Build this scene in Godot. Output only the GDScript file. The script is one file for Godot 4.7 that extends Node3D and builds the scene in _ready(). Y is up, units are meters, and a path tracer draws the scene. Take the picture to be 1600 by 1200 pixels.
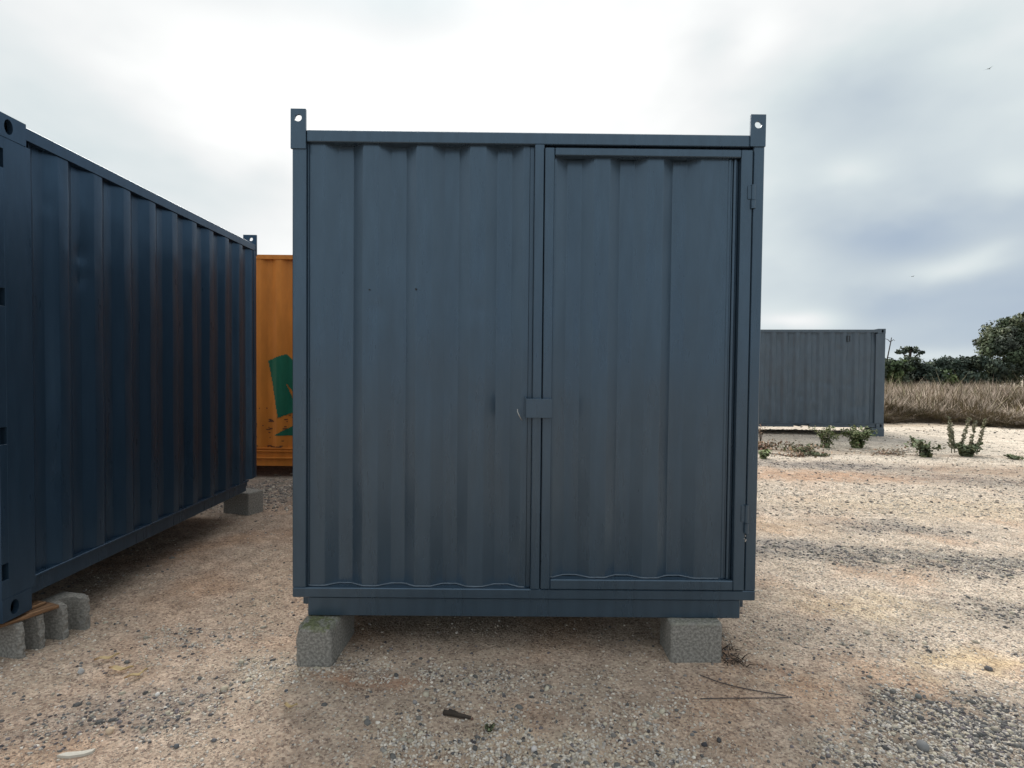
extends Node3D

# ---------------------------------------------------------------- helpers
var names := {}
var rng := RandomNumberGenerator.new()

class MB:
	var v := PackedVector3Array()
	var n := PackedVector3Array()
	var c := PackedColorArray()
	var col := Color(1, 1, 1)
	var xf := Transform3D()
	func tri_n(a: Vector3, b: Vector3, d: Vector3, na: Vector3, nb: Vector3, nd: Vector3) -> void:
		# clockwise front faces: the plain cross product points away from the viewer
		var g := (b - a).cross(d - a)
		if g.dot(na + nb + nd) > 0.0:
			v.append(xf * a); v.append(xf * d); v.append(xf * b)
			n.append(xf.basis * na); n.append(xf.basis * nd); n.append(xf.basis * nb)
		else:
			v.append(xf * a); v.append(xf * b); v.append(xf * d)
			n.append(xf.basis * na); n.append(xf.basis * nb); n.append(xf.basis * nd)
		c.append(col); c.append(col); c.append(col)
	func tri(a: Vector3, b: Vector3, d: Vector3, out: Vector3) -> void:
		var g := (b - a).cross(d - a)
		if g.length_squared() < 1e-16:
			return
		g = g.normalized()
		if g.dot(out) < 0.0:
			g = -g
		tri_n(a, b, d, g, g, g)
	func quad(a: Vector3, b: Vector3, d: Vector3, e: Vector3, out: Vector3) -> void:
		tri(a, b, d, out)
		tri(a, d, e, out)
	func box(lo: Vector3, hi: Vector3, bev := 0.003) -> void:
		var ce := (lo + hi) * 0.5
		var h := (hi - lo) * 0.5
		bev = minf(bev, 0.45 * minf(h.x, minf(h.y, h.z)))
		for ax in 3:
			for s in [-1.0, 1.0]:
				var o := Vector3(); o[ax] = s
				var u := (ax + 1) % 3
				var w := (ax + 2) % 3
				var p: Array[Vector3] = []
				for k in [[-1, -1], [1, -1], [1, 1], [-1, 1]]:
					var q := Vector3()
					q[ax] = s * h[ax]; q[u] = k[0] * (h[u] - bev); q[w] = k[1] * (h[w] - bev)
					p.append(ce + q)
				quad(p[0], p[1], p[2], p[3], o)
		for ax in 3:
			var u := (ax + 1) % 3
			var w := (ax + 2) % 3
			for su in [-1.0, 1.0]:
				for sw in [-1.0, 1.0]:
					var p: Array[Vector3] = []
					for k in [[-1, 0], [1, 0], [1, 1], [-1, 1]]:
						var q := Vector3()
						q[ax] = k[0] * (h[ax] - bev)
						q[u] = su * (h[u] - (bev if k[1] == 1 else 0.0))
						q[w] = sw * (h[w] - (0.0 if k[1] == 1 else bev))
						p.append(ce + q)
					var o := Vector3(); o[u] = su; o[w] = sw
					quad(p[0], p[1], p[2], p[3], o)
		for sx in [-1.0, 1.0]:
			for sy in [-1.0, 1.0]:
				for sz in [-1.0, 1.0]:
					var s := Vector3(sx, sy, sz)
					tri(ce + s * Vector3(h.x, h.y - bev, h.z - bev), ce + s * Vector3(h.x - bev, h.y, h.z - bev), ce + s * Vector3(h.x - bev, h.y - bev, h.z), s)
	func tube(pts: Array, r0: float, r1: float, sides := 8) -> void:
		var rings := []
		for i in pts.size():
			var d: Vector3 = (pts[mini(i + 1, pts.size() - 1)] - pts[maxi(i - 1, 0)]).normalized()
			var a := d.cross(Vector3(0.31, 0.2, 0.93)).normalized()
			var b := d.cross(a)
			var r := lerpf(r0, r1, float(i) / maxf(1.0, pts.size() - 1.0))
			var ring := []
			for k in sides:
				var t := TAU * k / sides
				var o := a * cos(t) + b * sin(t)
				ring.append([pts[i] + o * r, o])
			rings.append(ring)
		for i in pts.size() - 1:
			for k in sides:
				var p = rings[i][k]; var q = rings[i][(k + 1) % sides]
				var s = rings[i + 1][k]; var t = rings[i + 1][(k + 1) % sides]
				tri_n(p[0], q[0], t[0], p[1], q[1], t[1])
				tri_n(p[0], t[0], s[0], p[1], t[1], s[1])
		for e in [0, pts.size() - 1]:
			var o: Vector3 = (pts[e] - pts[1 if e == 0 else e - 1]).normalized()
			for k in sides:
				tri(pts[e], rings[e][k][0], rings[e][(k + 1) % sides][0], o)
	# a plate in the xy plane, front at z = z1, back at z = z0, with an oval hole through it
	func plate(x0: float, y0: float, x1: float, y1: float, z0: float, z1: float, hx: float, hy: float, rx: float, ry: float) -> void:
		var an: Array[float] = []
		for k in 28:
			an.append(fposmod(TAU * k / 28.0, TAU))
		for q in [Vector2(x0, y0), Vector2(x1, y0), Vector2(x1, y1), Vector2(x0, y1)]:
			an.append(fposmod(atan2(q.y - hy, q.x - hx), TAU))
		an.sort()
		var outer: Array[Vector2] = []
		var inner: Array[Vector2] = []
		for t in an:
			var d := Vector2(cos(t), sin(t))
			var k := INF
			if absf(d.x) > 1e-6: k = minf(k, ((x1 if d.x > 0 else x0) - hx) / d.x)
			if absf(d.y) > 1e-6: k = minf(k, ((y1 if d.y > 0 else y0) - hy) / d.y)
			outer.append(Vector2(hx, hy) + d * k)
			inner.append(Vector2(hx + d.x * rx, hy + d.y * ry))
		for i in an.size():
			var j := (i + 1) % an.size()
			var a := outer[i]; var b := outer[j]; var e := inner[j]; var f := inner[i]
			quad(Vector3(a.x, a.y, z1), Vector3(b.x, b.y, z1), Vector3(e.x, e.y, z1), Vector3(f.x, f.y, z1), Vector3(0, 0, 1))
			quad(Vector3(a.x, a.y, z0), Vector3(b.x, b.y, z0), Vector3(e.x, e.y, z0), Vector3(f.x, f.y, z0), Vector3(0, 0, -1))
			var m := (e + f) * 0.5
			quad(Vector3(e.x, e.y, z1), Vector3(f.x, f.y, z1), Vector3(f.x, f.y, z0), Vector3(e.x, e.y, z0), Vector3(hx - m.x, hy - m.y, 0))
			var mo := (a + b) * 0.5
			quad(Vector3(a.x, a.y, z1), Vector3(b.x, b.y, z1), Vector3(b.x, b.y, z0), Vector3(a.x, a.y, z0), Vector3(mo.x - hx, mo.y - hy, 0))
	func mesh() -> ArrayMesh:
		var arr := []
		arr.resize(Mesh.ARRAY_MAX)
		arr[Mesh.ARRAY_VERTEX] = v
		arr[Mesh.ARRAY_NORMAL] = n
		arr[Mesh.ARRAY_COLOR] = c
		var m := ArrayMesh.new()
		m.add_surface_from_arrays(Mesh.PRIMITIVE_TRIANGLES, arr)
		return m


func numbered(called: String) -> String:
	var k: int = names.get(called, 0)
	names[called] = k + 1
	return called if k == 0 else "%s_%03d" % [called, k]

func tag(o: Node3D, label: String, category: String, group := "") -> Node3D:
	o.set_meta("label", label)
	o.set_meta("category", category)
	if group != "":
		o.set_meta("group", group)
	return o

func thing(called: String, label: String, category: String, at := Vector3.ZERO, turn := 0.0, group := "") -> Node3D:
	var o := Node3D.new()
	o.name = numbered(called)
	add_child(o)
	o.position = at
	o.rotation.y = turn
	return tag(o, label, category, group)

func part(called: String, mb, mat: Material, parent: Node) -> MeshInstance3D:
	var o := MeshInstance3D.new()
	o.mesh = mb.mesh() if mb is MB else mb
	o.material_override = mat
	if parent == self:
		o.name = numbered(called)
		add_child(o)
	else:
		var k := 0
		var nm := called
		while parent.has_node(NodePath(nm)):
			k += 1
			nm = "%s_%03d" % [called, k]
		o.name = nm
		parent.add_child(o)
	return o

func bar(called: String, lo: Vector3, hi: Vector3, bev: float, mat: Material, parent: Node) -> MeshInstance3D:
	var mb := MB.new()
	mb.box(lo, hi, bev)
	return part(called, mb, mat, parent)

func struct(o: Node3D, kind := "structure") -> Node3D:
	o.set_meta("kind", kind)
	return o

func ntex(freq: float, size: int, lo: Color, hi: Color, seed_ := 1, oct := 4, type := FastNoiseLite.TYPE_SIMPLEX_SMOOTH, mid := -1.0) -> NoiseTexture2D:
	var f := FastNoiseLite.new()
	f.seed = seed_
	f.noise_type = type
	f.frequency = freq
	f.fractal_octaves = oct
	f.fractal_gain = 0.62
	var t := NoiseTexture2D.new()
	t.width = size; t.height = size
	t.seamless = true
	t.noise = f
	var g := Gradient.new()
	g.set_color(0, lo); g.set_color(1, hi)
	if mid >= 0.0:
		g.add_point(mid, hi)
	t.color_ramp = g
	return t

func bumptex(freq: float, size: int, seed_: int, strength: float, oct := 4) -> NoiseTexture2D:
	var t := ntex(freq, size, Color.BLACK, Color.WHITE, seed_, oct)
	t.color_ramp = null
	t.as_normal_map = true
	t.bump_strength = strength
	return t

func srgb(r: float, g: float, b: float) -> Color:
	return Color(r, g, b).linear_to_srgb()

func paint(color: Color, rough: float, seed_: int, dirt := 0.8, spec := 0.6, streak := Vector3(2.2, 0.35, 2.2)) -> StandardMaterial3D:
	var m := StandardMaterial3D.new()
	m.albedo_color = color
	m.albedo_texture = ntex(0.012, 512, Color(dirt, dirt, dirt), Color(1, 1, 1), seed_, 5)
	m.roughness = 1.0
	m.roughness_texture = ntex(0.01, 256, Color(rough * 0.75, rough * 0.75, rough * 0.75), Color(rough * 1.25, rough * 1.25, rough * 1.25), seed_ + 5, 5)
	m.metallic_specular = spec
	m.normal_enabled = true
	m.normal_texture = bumptex(0.02, 512, seed_ + 9, 1.2, 5)
	m.normal_scale = 0.15
	m.uv1_triplanar = true
	m.uv1_scale = streak
	return m


# ---------------------------------------------------------------- corrugated sheet
# profile depth at s: 0 on the outer flat, 1 on the inner flat
func corr(s: float, period: float, flat_out: float, slope: float, phase: float) -> float:
	var q := fposmod(s - phase + period * 0.5, period) - period * 0.5
	var a := absf(q)
	var t := clampf((a - flat_out * 0.5) / slope, 0.0, 1.0)
	return t

func corr_soft(s: float, period: float, flat_out: float, slope: float, phase: float) -> float:
	return (corr(s - 0.005, period, flat_out, slope, phase) + corr(s, period, flat_out, slope, phase) + corr(s + 0.005, period, flat_out, slope, phase)) / 3.0

# sheet in the local xy plane: x along the wall, y up, z outwards
func sheet(w0: float, w1: float, y0: float, y1: float, o: Dictionary) -> ArrayMesh:
	var period: float = o.get("period", 0.278)
	var fo: float = o.get("flat", 0.072)
	var sl: float = o.get("slope", 0.068)
	var ph: float = o.get("phase", 0.1)
	var depth: float = o.get("depth", 0.036)
	var dents: Array = o.get("dents", [])
	var amp: float = o.get("wobble", 0.0015)
	var mr: float = o.get("margin_r", 0.0)
	var step: float = o.get("step", 0.025)
	var stepy: float = o.get("stepy", 0.05)
	var xf: Transform3D = o.get("xf", Transform3D())
	var noise := FastNoiseLite.new()
	noise.seed = o.get("seed", 3)
	noise.frequency = 1.6
	noise.fractal_octaves = 3
	var ny := maxi(2, int((y1 - y0) / stepy)) + 1
	# columns: the creases, each as a narrow rounding, and a few more on every face
	var xs := PackedFloat32Array([w0, w1])
	var cr := 0.004
	var k0 := int((w0 - ph) / period) - 2
	for k in range(k0, k0 + int((w1 - w0) / period) + 5):
		var brk := [ph + k * period - fo * 0.5 - sl, ph + k * period - fo * 0.5, ph + k * period + fo * 0.5, ph + k * period + fo * 0.5 + sl, ph + (k + 1) * period - fo * 0.5 - sl]
		for b in 4:
			xs.append(brk[b] - cr)
			xs.append(brk[b] + cr)
			var nsub := maxi(1, int((brk[b + 1] - brk[b] - 2.0 * cr) / step))
			for q in range(1, nsub):
				xs.append(lerpf(brk[b] + cr, brk[b + 1] - cr, q / float(nsub)))
	if mr > 0.0:
		xs.append(w1 - mr); xs.append(w1 - mr - 0.012)
	xs.sort()
	var keep := PackedFloat32Array()
	for x in xs:
		if x >= w0 - 0.00001 and x <= w1 + 0.00001 and (keep.is_empty() or x - keep[-1] > 0.0008):
			keep.append(x)
	xs = keep
	var nx := xs.size()
	var pos := PackedVector3Array()
	pos.resize(nx * ny)
	var prof := PackedFloat32Array()
	for i in nx:
		var s := xs[i]
		var t := corr(s, period, fo, sl, ph)
		t *= 1.0 - smoothstep(w1 - mr - 0.012, w1 - mr, s) if mr > 0.0 else 1.0
		prof.append(-depth * t)
	for j in ny:
		var y := lerpf(y0, y1, j / (ny - 1.0))
		for i in nx:
			var s := xs[i]
			var z := prof[i] + amp * noise.get_noise_2d(s * 1.3, y) * 2.0
			for d in dents:
				var ex: float = ((s - d[0]) / d[2]) ** 2 + ((y - d[1]) / d[3]) ** 2
				if ex < 9.0:
					z += d[4] * exp(-ex)
			pos[j * nx + i] = Vector3(s, y, z)
	var nor := PackedVector3Array()
	nor.resize(nx * ny)
	for j in ny:
		for i in nx:
			var dx := pos[j * nx + mini(i + 1, nx - 1)] - pos[j * nx + maxi(i - 1, 0)]
			var dy := pos[mini(j + 1, ny - 1) * nx + i] - pos[maxi(j - 1, 0) * nx + i]
			nor[j * nx + i] = xf.basis * dx.cross(dy).normalized()
	var idx := PackedInt32Array()
	for j in ny - 1:
		for i in nx - 1:
			var a := j * nx + i
			idx.append_array([a, a + nx, a + 1, a + 1, a + nx, a + nx + 1])
	for k in pos.size():
		pos[k] = xf * pos[k]
	var arr := []
	arr.resize(Mesh.ARRAY_MAX)
	arr[Mesh.ARRAY_VERTEX] = pos
	arr[Mesh.ARRAY_NORMAL] = nor
	arr[Mesh.ARRAY_INDEX] = idx
	var m := ArrayMesh.new()
	m.add_surface_from_arrays(Mesh.PRIMITIVE_TRIANGLES, arr)
	return m


# ---------------------------------------------------------------- sky
const RAMP_T := [0.0, 0.3, 0.55, 0.8, 1.0]
const RAMP_C := [Color(0.193, 0.242, 0.312), Color(0.289, 0.330, 0.363), Color(0.371, 0.409, 0.420), Color(0.464, 0.475, 0.478), Color(0.544, 0.549, 0.544)]

func sky_color(t: float) -> Color:
	if t >= 1.0:
		return RAMP_C[4] * (1.0 + (t - 1.0) * 1.3)
	t = maxf(t, 0.0)
	for i in 4:
		if t <= RAMP_T[i + 1]:
			return RAMP_C[i].lerp(RAMP_C[i + 1], (t - RAMP_T[i]) / (RAMP_T[i + 1] - RAMP_T[i]))
	return RAMP_C[4]

# cloud patches: azimuth, elevation (degrees, right and up of -z), spread in both, change of brightness
const CLOUDS := [
	[40.0, 9.0, 17.0, 11.0, -0.43], [38.0, 24.0, 14.0, 8.0, -0.14],
	[-12.0, 32.0, 10.0, 3.6, -0.41], [-27.0, 30.5, 9.0, 3.0, -0.27], [-40.0, 30.0, 7.0, 6.0, -0.16], [5.0, 33.0, 9.0, 2.6, -0.27],
	[-30.0, 14.5, 9.0, 4.0, -0.23], [-24.0, 17.0, 5.0, 2.0, -0.16], [-26.5, 16.6, 3.0, 1.4, 0.16], [-43.0, 20.0, 5.0, 5.0, -0.16],
	[18.5, 28.0, 2.4, 2.2, -0.16], [22.0, 28.0, 3.2, 2.4, 0.14], [30.0, 22.0, 8.0, 6.0, -0.32], [36.0, 30.0, 8.0, 3.0, 0.06],
	[31.0, 16.8, 2.4, 1.3, 0.22], [40.5, 14.5, 2.2, 1.6, 0.24], [28.5, 13.5, 3.0, 2.0, -0.11], [33.0, 11.5, 5.0, 2.0, -0.24],
	[37.5, 8.8, 4.2, 1.1, 0.34], [40.5, 9.6, 2.6, 1.0, 0.15], [27.0, 5.2, 3.6, 1.0, 0.42], [33.0, 6.0, 4.0, 1.4, -0.16],
	[24.5, 8.5, 3.5, 1.5, -0.08], [37.0, 1.5, 6.0, 0.7, 0.3], [24.0, 3.2, 4.0, 0.8, 0.18]]

func make_sky() -> PanoramaSkyMaterial:
	var w := 1536
	var h := 768
	var data := PackedFloat32Array()
	data.resize(w * h * 3)
	var f := FastNoiseLite.new()
	f.seed = 21
	f.frequency = 2.3
	f.fractal_octaves = 6
	f.fractal_gain = 0.56
	var g := FastNoiseLite.new()
	g.seed = 5
	g.frequency = 1.1
	g.fractal_octaves = 3
	for j in h:
		var el := 90.0 - 180.0 * (j + 0.5) / h
		var ce := cos(deg_to_rad(el))
		var se := sin(deg_to_rad(el))
		for i in w:
			var az := 360.0 * (i + 0.5) / w  # a panorama starts and ends at -z
			if az > 180.0:
				az -= 360.0
			var t := 0.5
			var added_glow := 0.0
			if el > -1.0:
				var d := Vector3(ce * sin(deg_to_rad(az)), se, -ce * cos(deg_to_rad(az)))
				var q := Vector3(d.x, d.y * 2.2, d.z)
				var n := f.get_noise_3dv(q)
				var n2 := g.get_noise_3dv(q)
				var wa := az + 3.0 * n2
				var we := el + 1.6 * n
				# the veiled sun stands ahead, up and a little to the left: the cloud there is thin and bright
				var sx := (wa + 12.0) / 34.0
				var sy := (we - 27.0) / 26.0
				var glow := exp(-(sx * sx * sx * sx) - sy * sy)
				t = 0.64 + 0.12 * se + 0.16 * d.dot(Vector3(-0.17, 0.62, -0.76)) + 0.10 * glow
				t += 0.12 * glow * glow * glow
				added_glow = 3.4 * exp(-(((az + 12.5) / 30.0) ** 2) - ((el - 53.0) / 11.5) ** 2) * (1.0 + 0.3 * n)
				# thicker, bluer cloud low down away from the sun
				t -= 0.36 * (1.0 - glow) * exp(-maxf(el, 0.0) / 9.0)
				if az > 8.0 and az < 60.0 and el < 48.0:
					t += 0.09 * (1.0 - glow) * clampf((el - 12.0) / 10.0, 0.0, 1.0)
				t += 0.22 * n + 0.14 * n2
				if az > -60.0 and az < 60.0 and el < 48.0:
					for cl in CLOUDS:
						var ax: float = (wa - cl[0]) / cl[2]
						var ay: float = (we - cl[1]) / cl[3]
						var e: float = ax * ax + ay * ay
						if e < 7.0:
							t += cl[4] * exp(-e)
			var c := sky_color(t)
			# bright glow added to the sky above the frame to light the ground
			c *= 1.0 + added_glow
			var o := (j * w + i) * 3
			data[o] = c.r; data[o + 1] = c.g; data[o + 2] = c.b
	var img := Image.create_from_data(w, h, false, Image.FORMAT_RGBF, data.to_byte_array())
	var m := PanoramaSkyMaterial.new()
	m.panorama = ImageTexture.create_from_image(img)
	return m


# ---------------------------------------------------------------- ground
var gn := FastNoiseLite.new()
var gn2 := FastNoiseLite.new()
var gn3 := FastNoiseLite.new()

func ground_y(x: float, z: float) -> float:
	var y := 0.012 * gn.get_noise_2d(x * 0.9, z * 0.9) + 0.006 * gn2.get_noise_2d(x * 1.5, z * 1.5)
	y -= 0.13 * smoothstep(-14.6, -16.6, z)
	y += 0.02 * gn.get_noise_2d(x * 0.3 + 40.0, z * 0.3) * smoothstep(-4.0, -8.0, z)
	# the row of low banked grit seen across the yard
	return y

# x, z, half length in x and z, turn (degrees), linear colour, strength, share of dark stones, share of pale chips
const PATCHES := [
	[5.2, -9.25, 1.5, 0.42, 8.0, Color(0.17, 0.165, 0.17), 0.85, 0.7, 0.25],
	[6.6, -8.1, 1.2, 0.42, 20.0, Color(0.18, 0.175, 0.175), 0.8, 0.7, 0.3],
	[7.6, -8.9, 0.9, 0.5, 0.0, Color(0.30, 0.22, 0.17), 0.7, 0.3, 0.1],
	[4.3, -8.35, 1.7, 0.42, 4.0, Color(0.42, 0.28, 0.2), 0.85, 0.1, 0.1],
	[4.3, -7.2, 2.4, 0.55, 2.0, Color(0.62, 0.56, 0.49), 0.7, 0.25, 0.9],
	[3.9, -6.35, 1.8, 0.3, 0.0, Color(0.34, 0.30, 0.27), 0.5, 0.5, 0.5],
	[5.0, -6.4, 1.6, 0.5, 5.0, Color(0.62, 0.53, 0.40), 0.6, 0.15, 0.7],
	[3.7, -5.55, 0.75, 0.26, 12.0, Color(0.2, 0.2, 0.2), 0.75, 0.8, 0.5],
	[2.7, -5.6, 0.6, 0.3, 0.0, Color(0.48, 0.37, 0.27), 0.6, 0.1, 0.2],
	[2.85, -4.75, 1.1, 0.26, 10.0, Color(0.2, 0.2, 0.195), 0.8, 0.8, 0.55],
	[4.0, -4.5, 0.8, 0.26, -4.0, Color(0.22, 0.22, 0.21), 0.75, 0.8, 0.6],
	[2.1, -5.0, 0.7, 0.18, 0.0, Color(0.26, 0.25, 0.25), 0.6, 0.6, 0.3],
	[3.2, -3.55, 0.42, 0.2, 20.0, Color(0.22, 0.215, 0.21), 0.7, 0.7, 0.4],
	[2.46, -2.95, 0.34, 0.14, -6.0, Color(0.66, 0.52, 0.34), 0.8, 0.0, 0.1],
	[2.3, -3.7, 0.5, 0.18, 8.0, Color(0.6, 0.5, 0.36), 0.6, 0.1, 0.3],
	[1.75, -3.3, 0.45, 0.2, 0.0, Color(0.30, 0.26, 0.23), 0.5, 0.4, 0.4],
	[2.02, -2.42, 0.42, 0.25, 14.0, Color(0.12, 0.12, 0.115), 0.9, 1.0, 0.9],
	[1.7, -2.2, 0.34, 0.18, 20.0, Color(0.2, 0.19, 0.17), 0.7, 0.6, 1.0],
	[-1.6, -2.52, 0.34, 0.16, -18.0, Color(0.25, 0.22, 0.21), 0.55, 0.45, 0.4],
	[-1.9, -2.35, 0.3, 0.14, -10.0, Color(0.27, 0.23, 0.21), 0.5, 0.4, 0.3],
	[-1.15, -2.85, 0.36, 0.17, -14.0, Color(0.42, 0.37, 0.31), 0.55, 0.3, 0.8],
	[-1.75, -3.15, 0.34, 0.16, -14.0, Color(0.36, 0.30, 0.26), 0.5, 0.35, 0.6],
	[-1.55, -4.2, 0.35, 0.7, 0.0, Color(0.38, 0.29, 0.22), 0.4, 0.15, 0.3],
	[-0.5, -2.85, 0.26, 0.15, 0.0, Color(0.36, 0.31, 0.27), 0.55, 0.3, 0.7],
	[0.0, -2.7, 0.3, 0.12, 0.0, Color(0.34, 0.30, 0.26), 0.5, 0.3, 0.6],
	[0.25, -2.25, 0.5, 0.16, 0.0, Color(0.42, 0.36, 0.29), 0.6, 0.3, 0.9],
	[-0.35, -2.3, 0.35, 0.12, 0.0, Color(0.40, 0.34, 0.27), 0.5, 0.3, 0.7],
	[0.55, -2.5, 0.3, 0.14, 0.0, Color(0.34, 0.28, 0.23), 0.5, 0.3, 0.6],
	[-0.72, -2.75, 0.16, 0.1, 0.0, Color(0.36, 0.2, 0.13), 0.7, 0.05, 0.2],
	[1.35, -2.75, 0.2, 0.1, 0.0, Color(0.40, 0.25, 0.16), 0.6, 0.1, 0.2],
	[1.24, -3.0, 0.14, 0.14, 0.0, Color(0.26, 0.15, 0.1), 0.7, 0.4, 0.1],
	[-3.1, -6.9, 1.0, 0.8, 0.0, Color(0.22, 0.215, 0.21), 0.85, 0.9, 0.6],
	[8.5, -13.0, 1.6, 0.7, 0.0, Color(0.40, 0.38, 0.36), 0.7, 0.5, 0.5],
	[10.5, -14.5, 2.6, 0.5, 0.0, Color(0.50, 0.46, 0.41), 0.6, 0.4, 0.4],
	[5.6, -10.9, 1.3, 0.3, 6.0, Color(0.24, 0.18, 0.13), 0.6, 0.4, 0.2],
	[8.0, -10.5, 1.5, 0.16, 0.0, Color(0.28, 0.20, 0.15), 0.6, 0.4, 0.2],
	[12.0, -18.0, 7.0, 0.5, 0.0, Color(0.30, 0.23, 0.15), 0.6, 0.2, 0.2],
]

# returns [colour, dark stones, pale chips]
func ground_mix(x: float, z: float) -> Array:
	var wx := x + 0.26 * gn2.get_noise_2d(x * 1.1, z * 1.1) + 0.12 * gn3.get_noise_2d(x, z)
	var wz := z + 0.2 * gn2.get_noise_2d(x * 1.1 + 31.0, z * 1.1) + 0.1 * gn3.get_noise_2d(x + 9.0, z)
	var c := Color(0.45, 0.362, 0.30)
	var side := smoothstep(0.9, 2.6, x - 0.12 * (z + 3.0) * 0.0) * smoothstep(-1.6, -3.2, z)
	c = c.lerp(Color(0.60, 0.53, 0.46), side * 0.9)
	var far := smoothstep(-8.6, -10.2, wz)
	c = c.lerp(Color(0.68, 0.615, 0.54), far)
	var m := gn.get_noise_2d(x * 2.0, z * 2.0)
	c = c.lerp(Color(0.42, 0.26, 0.165), clampf(m * 0.9, 0.0, 0.5) * (1.0 - far))
	c = c.lerp(Color(0.40, 0.34, 0.28), clampf(-m * 0.9, 0.0, 0.5) * (1.0 - far))
	var dark := 0.05 + 0.16 * clampf(gn2.get_noise_2d(x * 0.8, z * 0.8) * 2.0, 0.0, 1.0)
	var pale := 0.13 + 0.34 * side + 0.3 * clampf(-m, 0.0, 1.0)
	for p in PATCHES:
		var dx: float = wx - p[0]
		var dz: float = wz - p[1]
		if absf(dx) > p[2] * 2.2 or absf(dz) > (p[2] + p[3]) * 2.0:
			continue
		var a := deg_to_rad(p[4])
		var u: float = (dx * cos(a) + dz * sin(a)) / p[2]
		var w: float = (-dx * sin(a) + dz * cos(a)) / p[3]
		var k: float = exp(-pow(u * u + w * w, 1.5) * 0.7) * clampf(0.95 + 1.2 * gn3.get_noise_2d(x * 1.7 + 3.0, z * 1.7), 0.0, 1.0)
		if k > 0.02:
			c = c.lerp(p[5], k * p[6])
			dark = lerpf(dark, p[7], k)
			pale = lerpf(pale, p[8], k)
	var s := 1.0 + 0.34 * gn3.get_noise_2d(x * 1.4, z * 1.4) + 0.2 * gn3.get_noise_2d(x * 6.0, z * 6.0)
	return [Color(c.r * s, c.g * s, c.b * s), dark, pale]

var mix_grid := PackedVector2Array()
const MIX_STEP := 0.05
const MIX_W := 560
const MIX_H := 230

func cache_mix() -> void:
	mix_grid.resize(MIX_W * MIX_H)
	for j in MIX_H:
		for i in MIX_W:
			var d: Array = ground_mix(-13.0 + i * MIX_STEP, -12.5 + j * MIX_STEP)
			mix_grid[j * MIX_W + i] = Vector2(d[1], d[2])

func near_mix(x: float, z: float) -> Vector2:
	var i := clampi(int((x + 13.0) / MIX_STEP), 0, MIX_W - 1)
	var j := clampi(int((z + 12.5) / MIX_STEP), 0, MIX_H - 1)
	return mix_grid[j * MIX_W + i]

func steps(parts: Array) -> PackedFloat32Array:
	var out := PackedFloat32Array()
	for p in parts:
		var n: int = p[2]
		for i in n:
			var t := float(i) / n
			out.append(lerpf(p[0], p[1], pow(t, p[3])))
	out.append(parts[-1][1])
	return out

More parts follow.
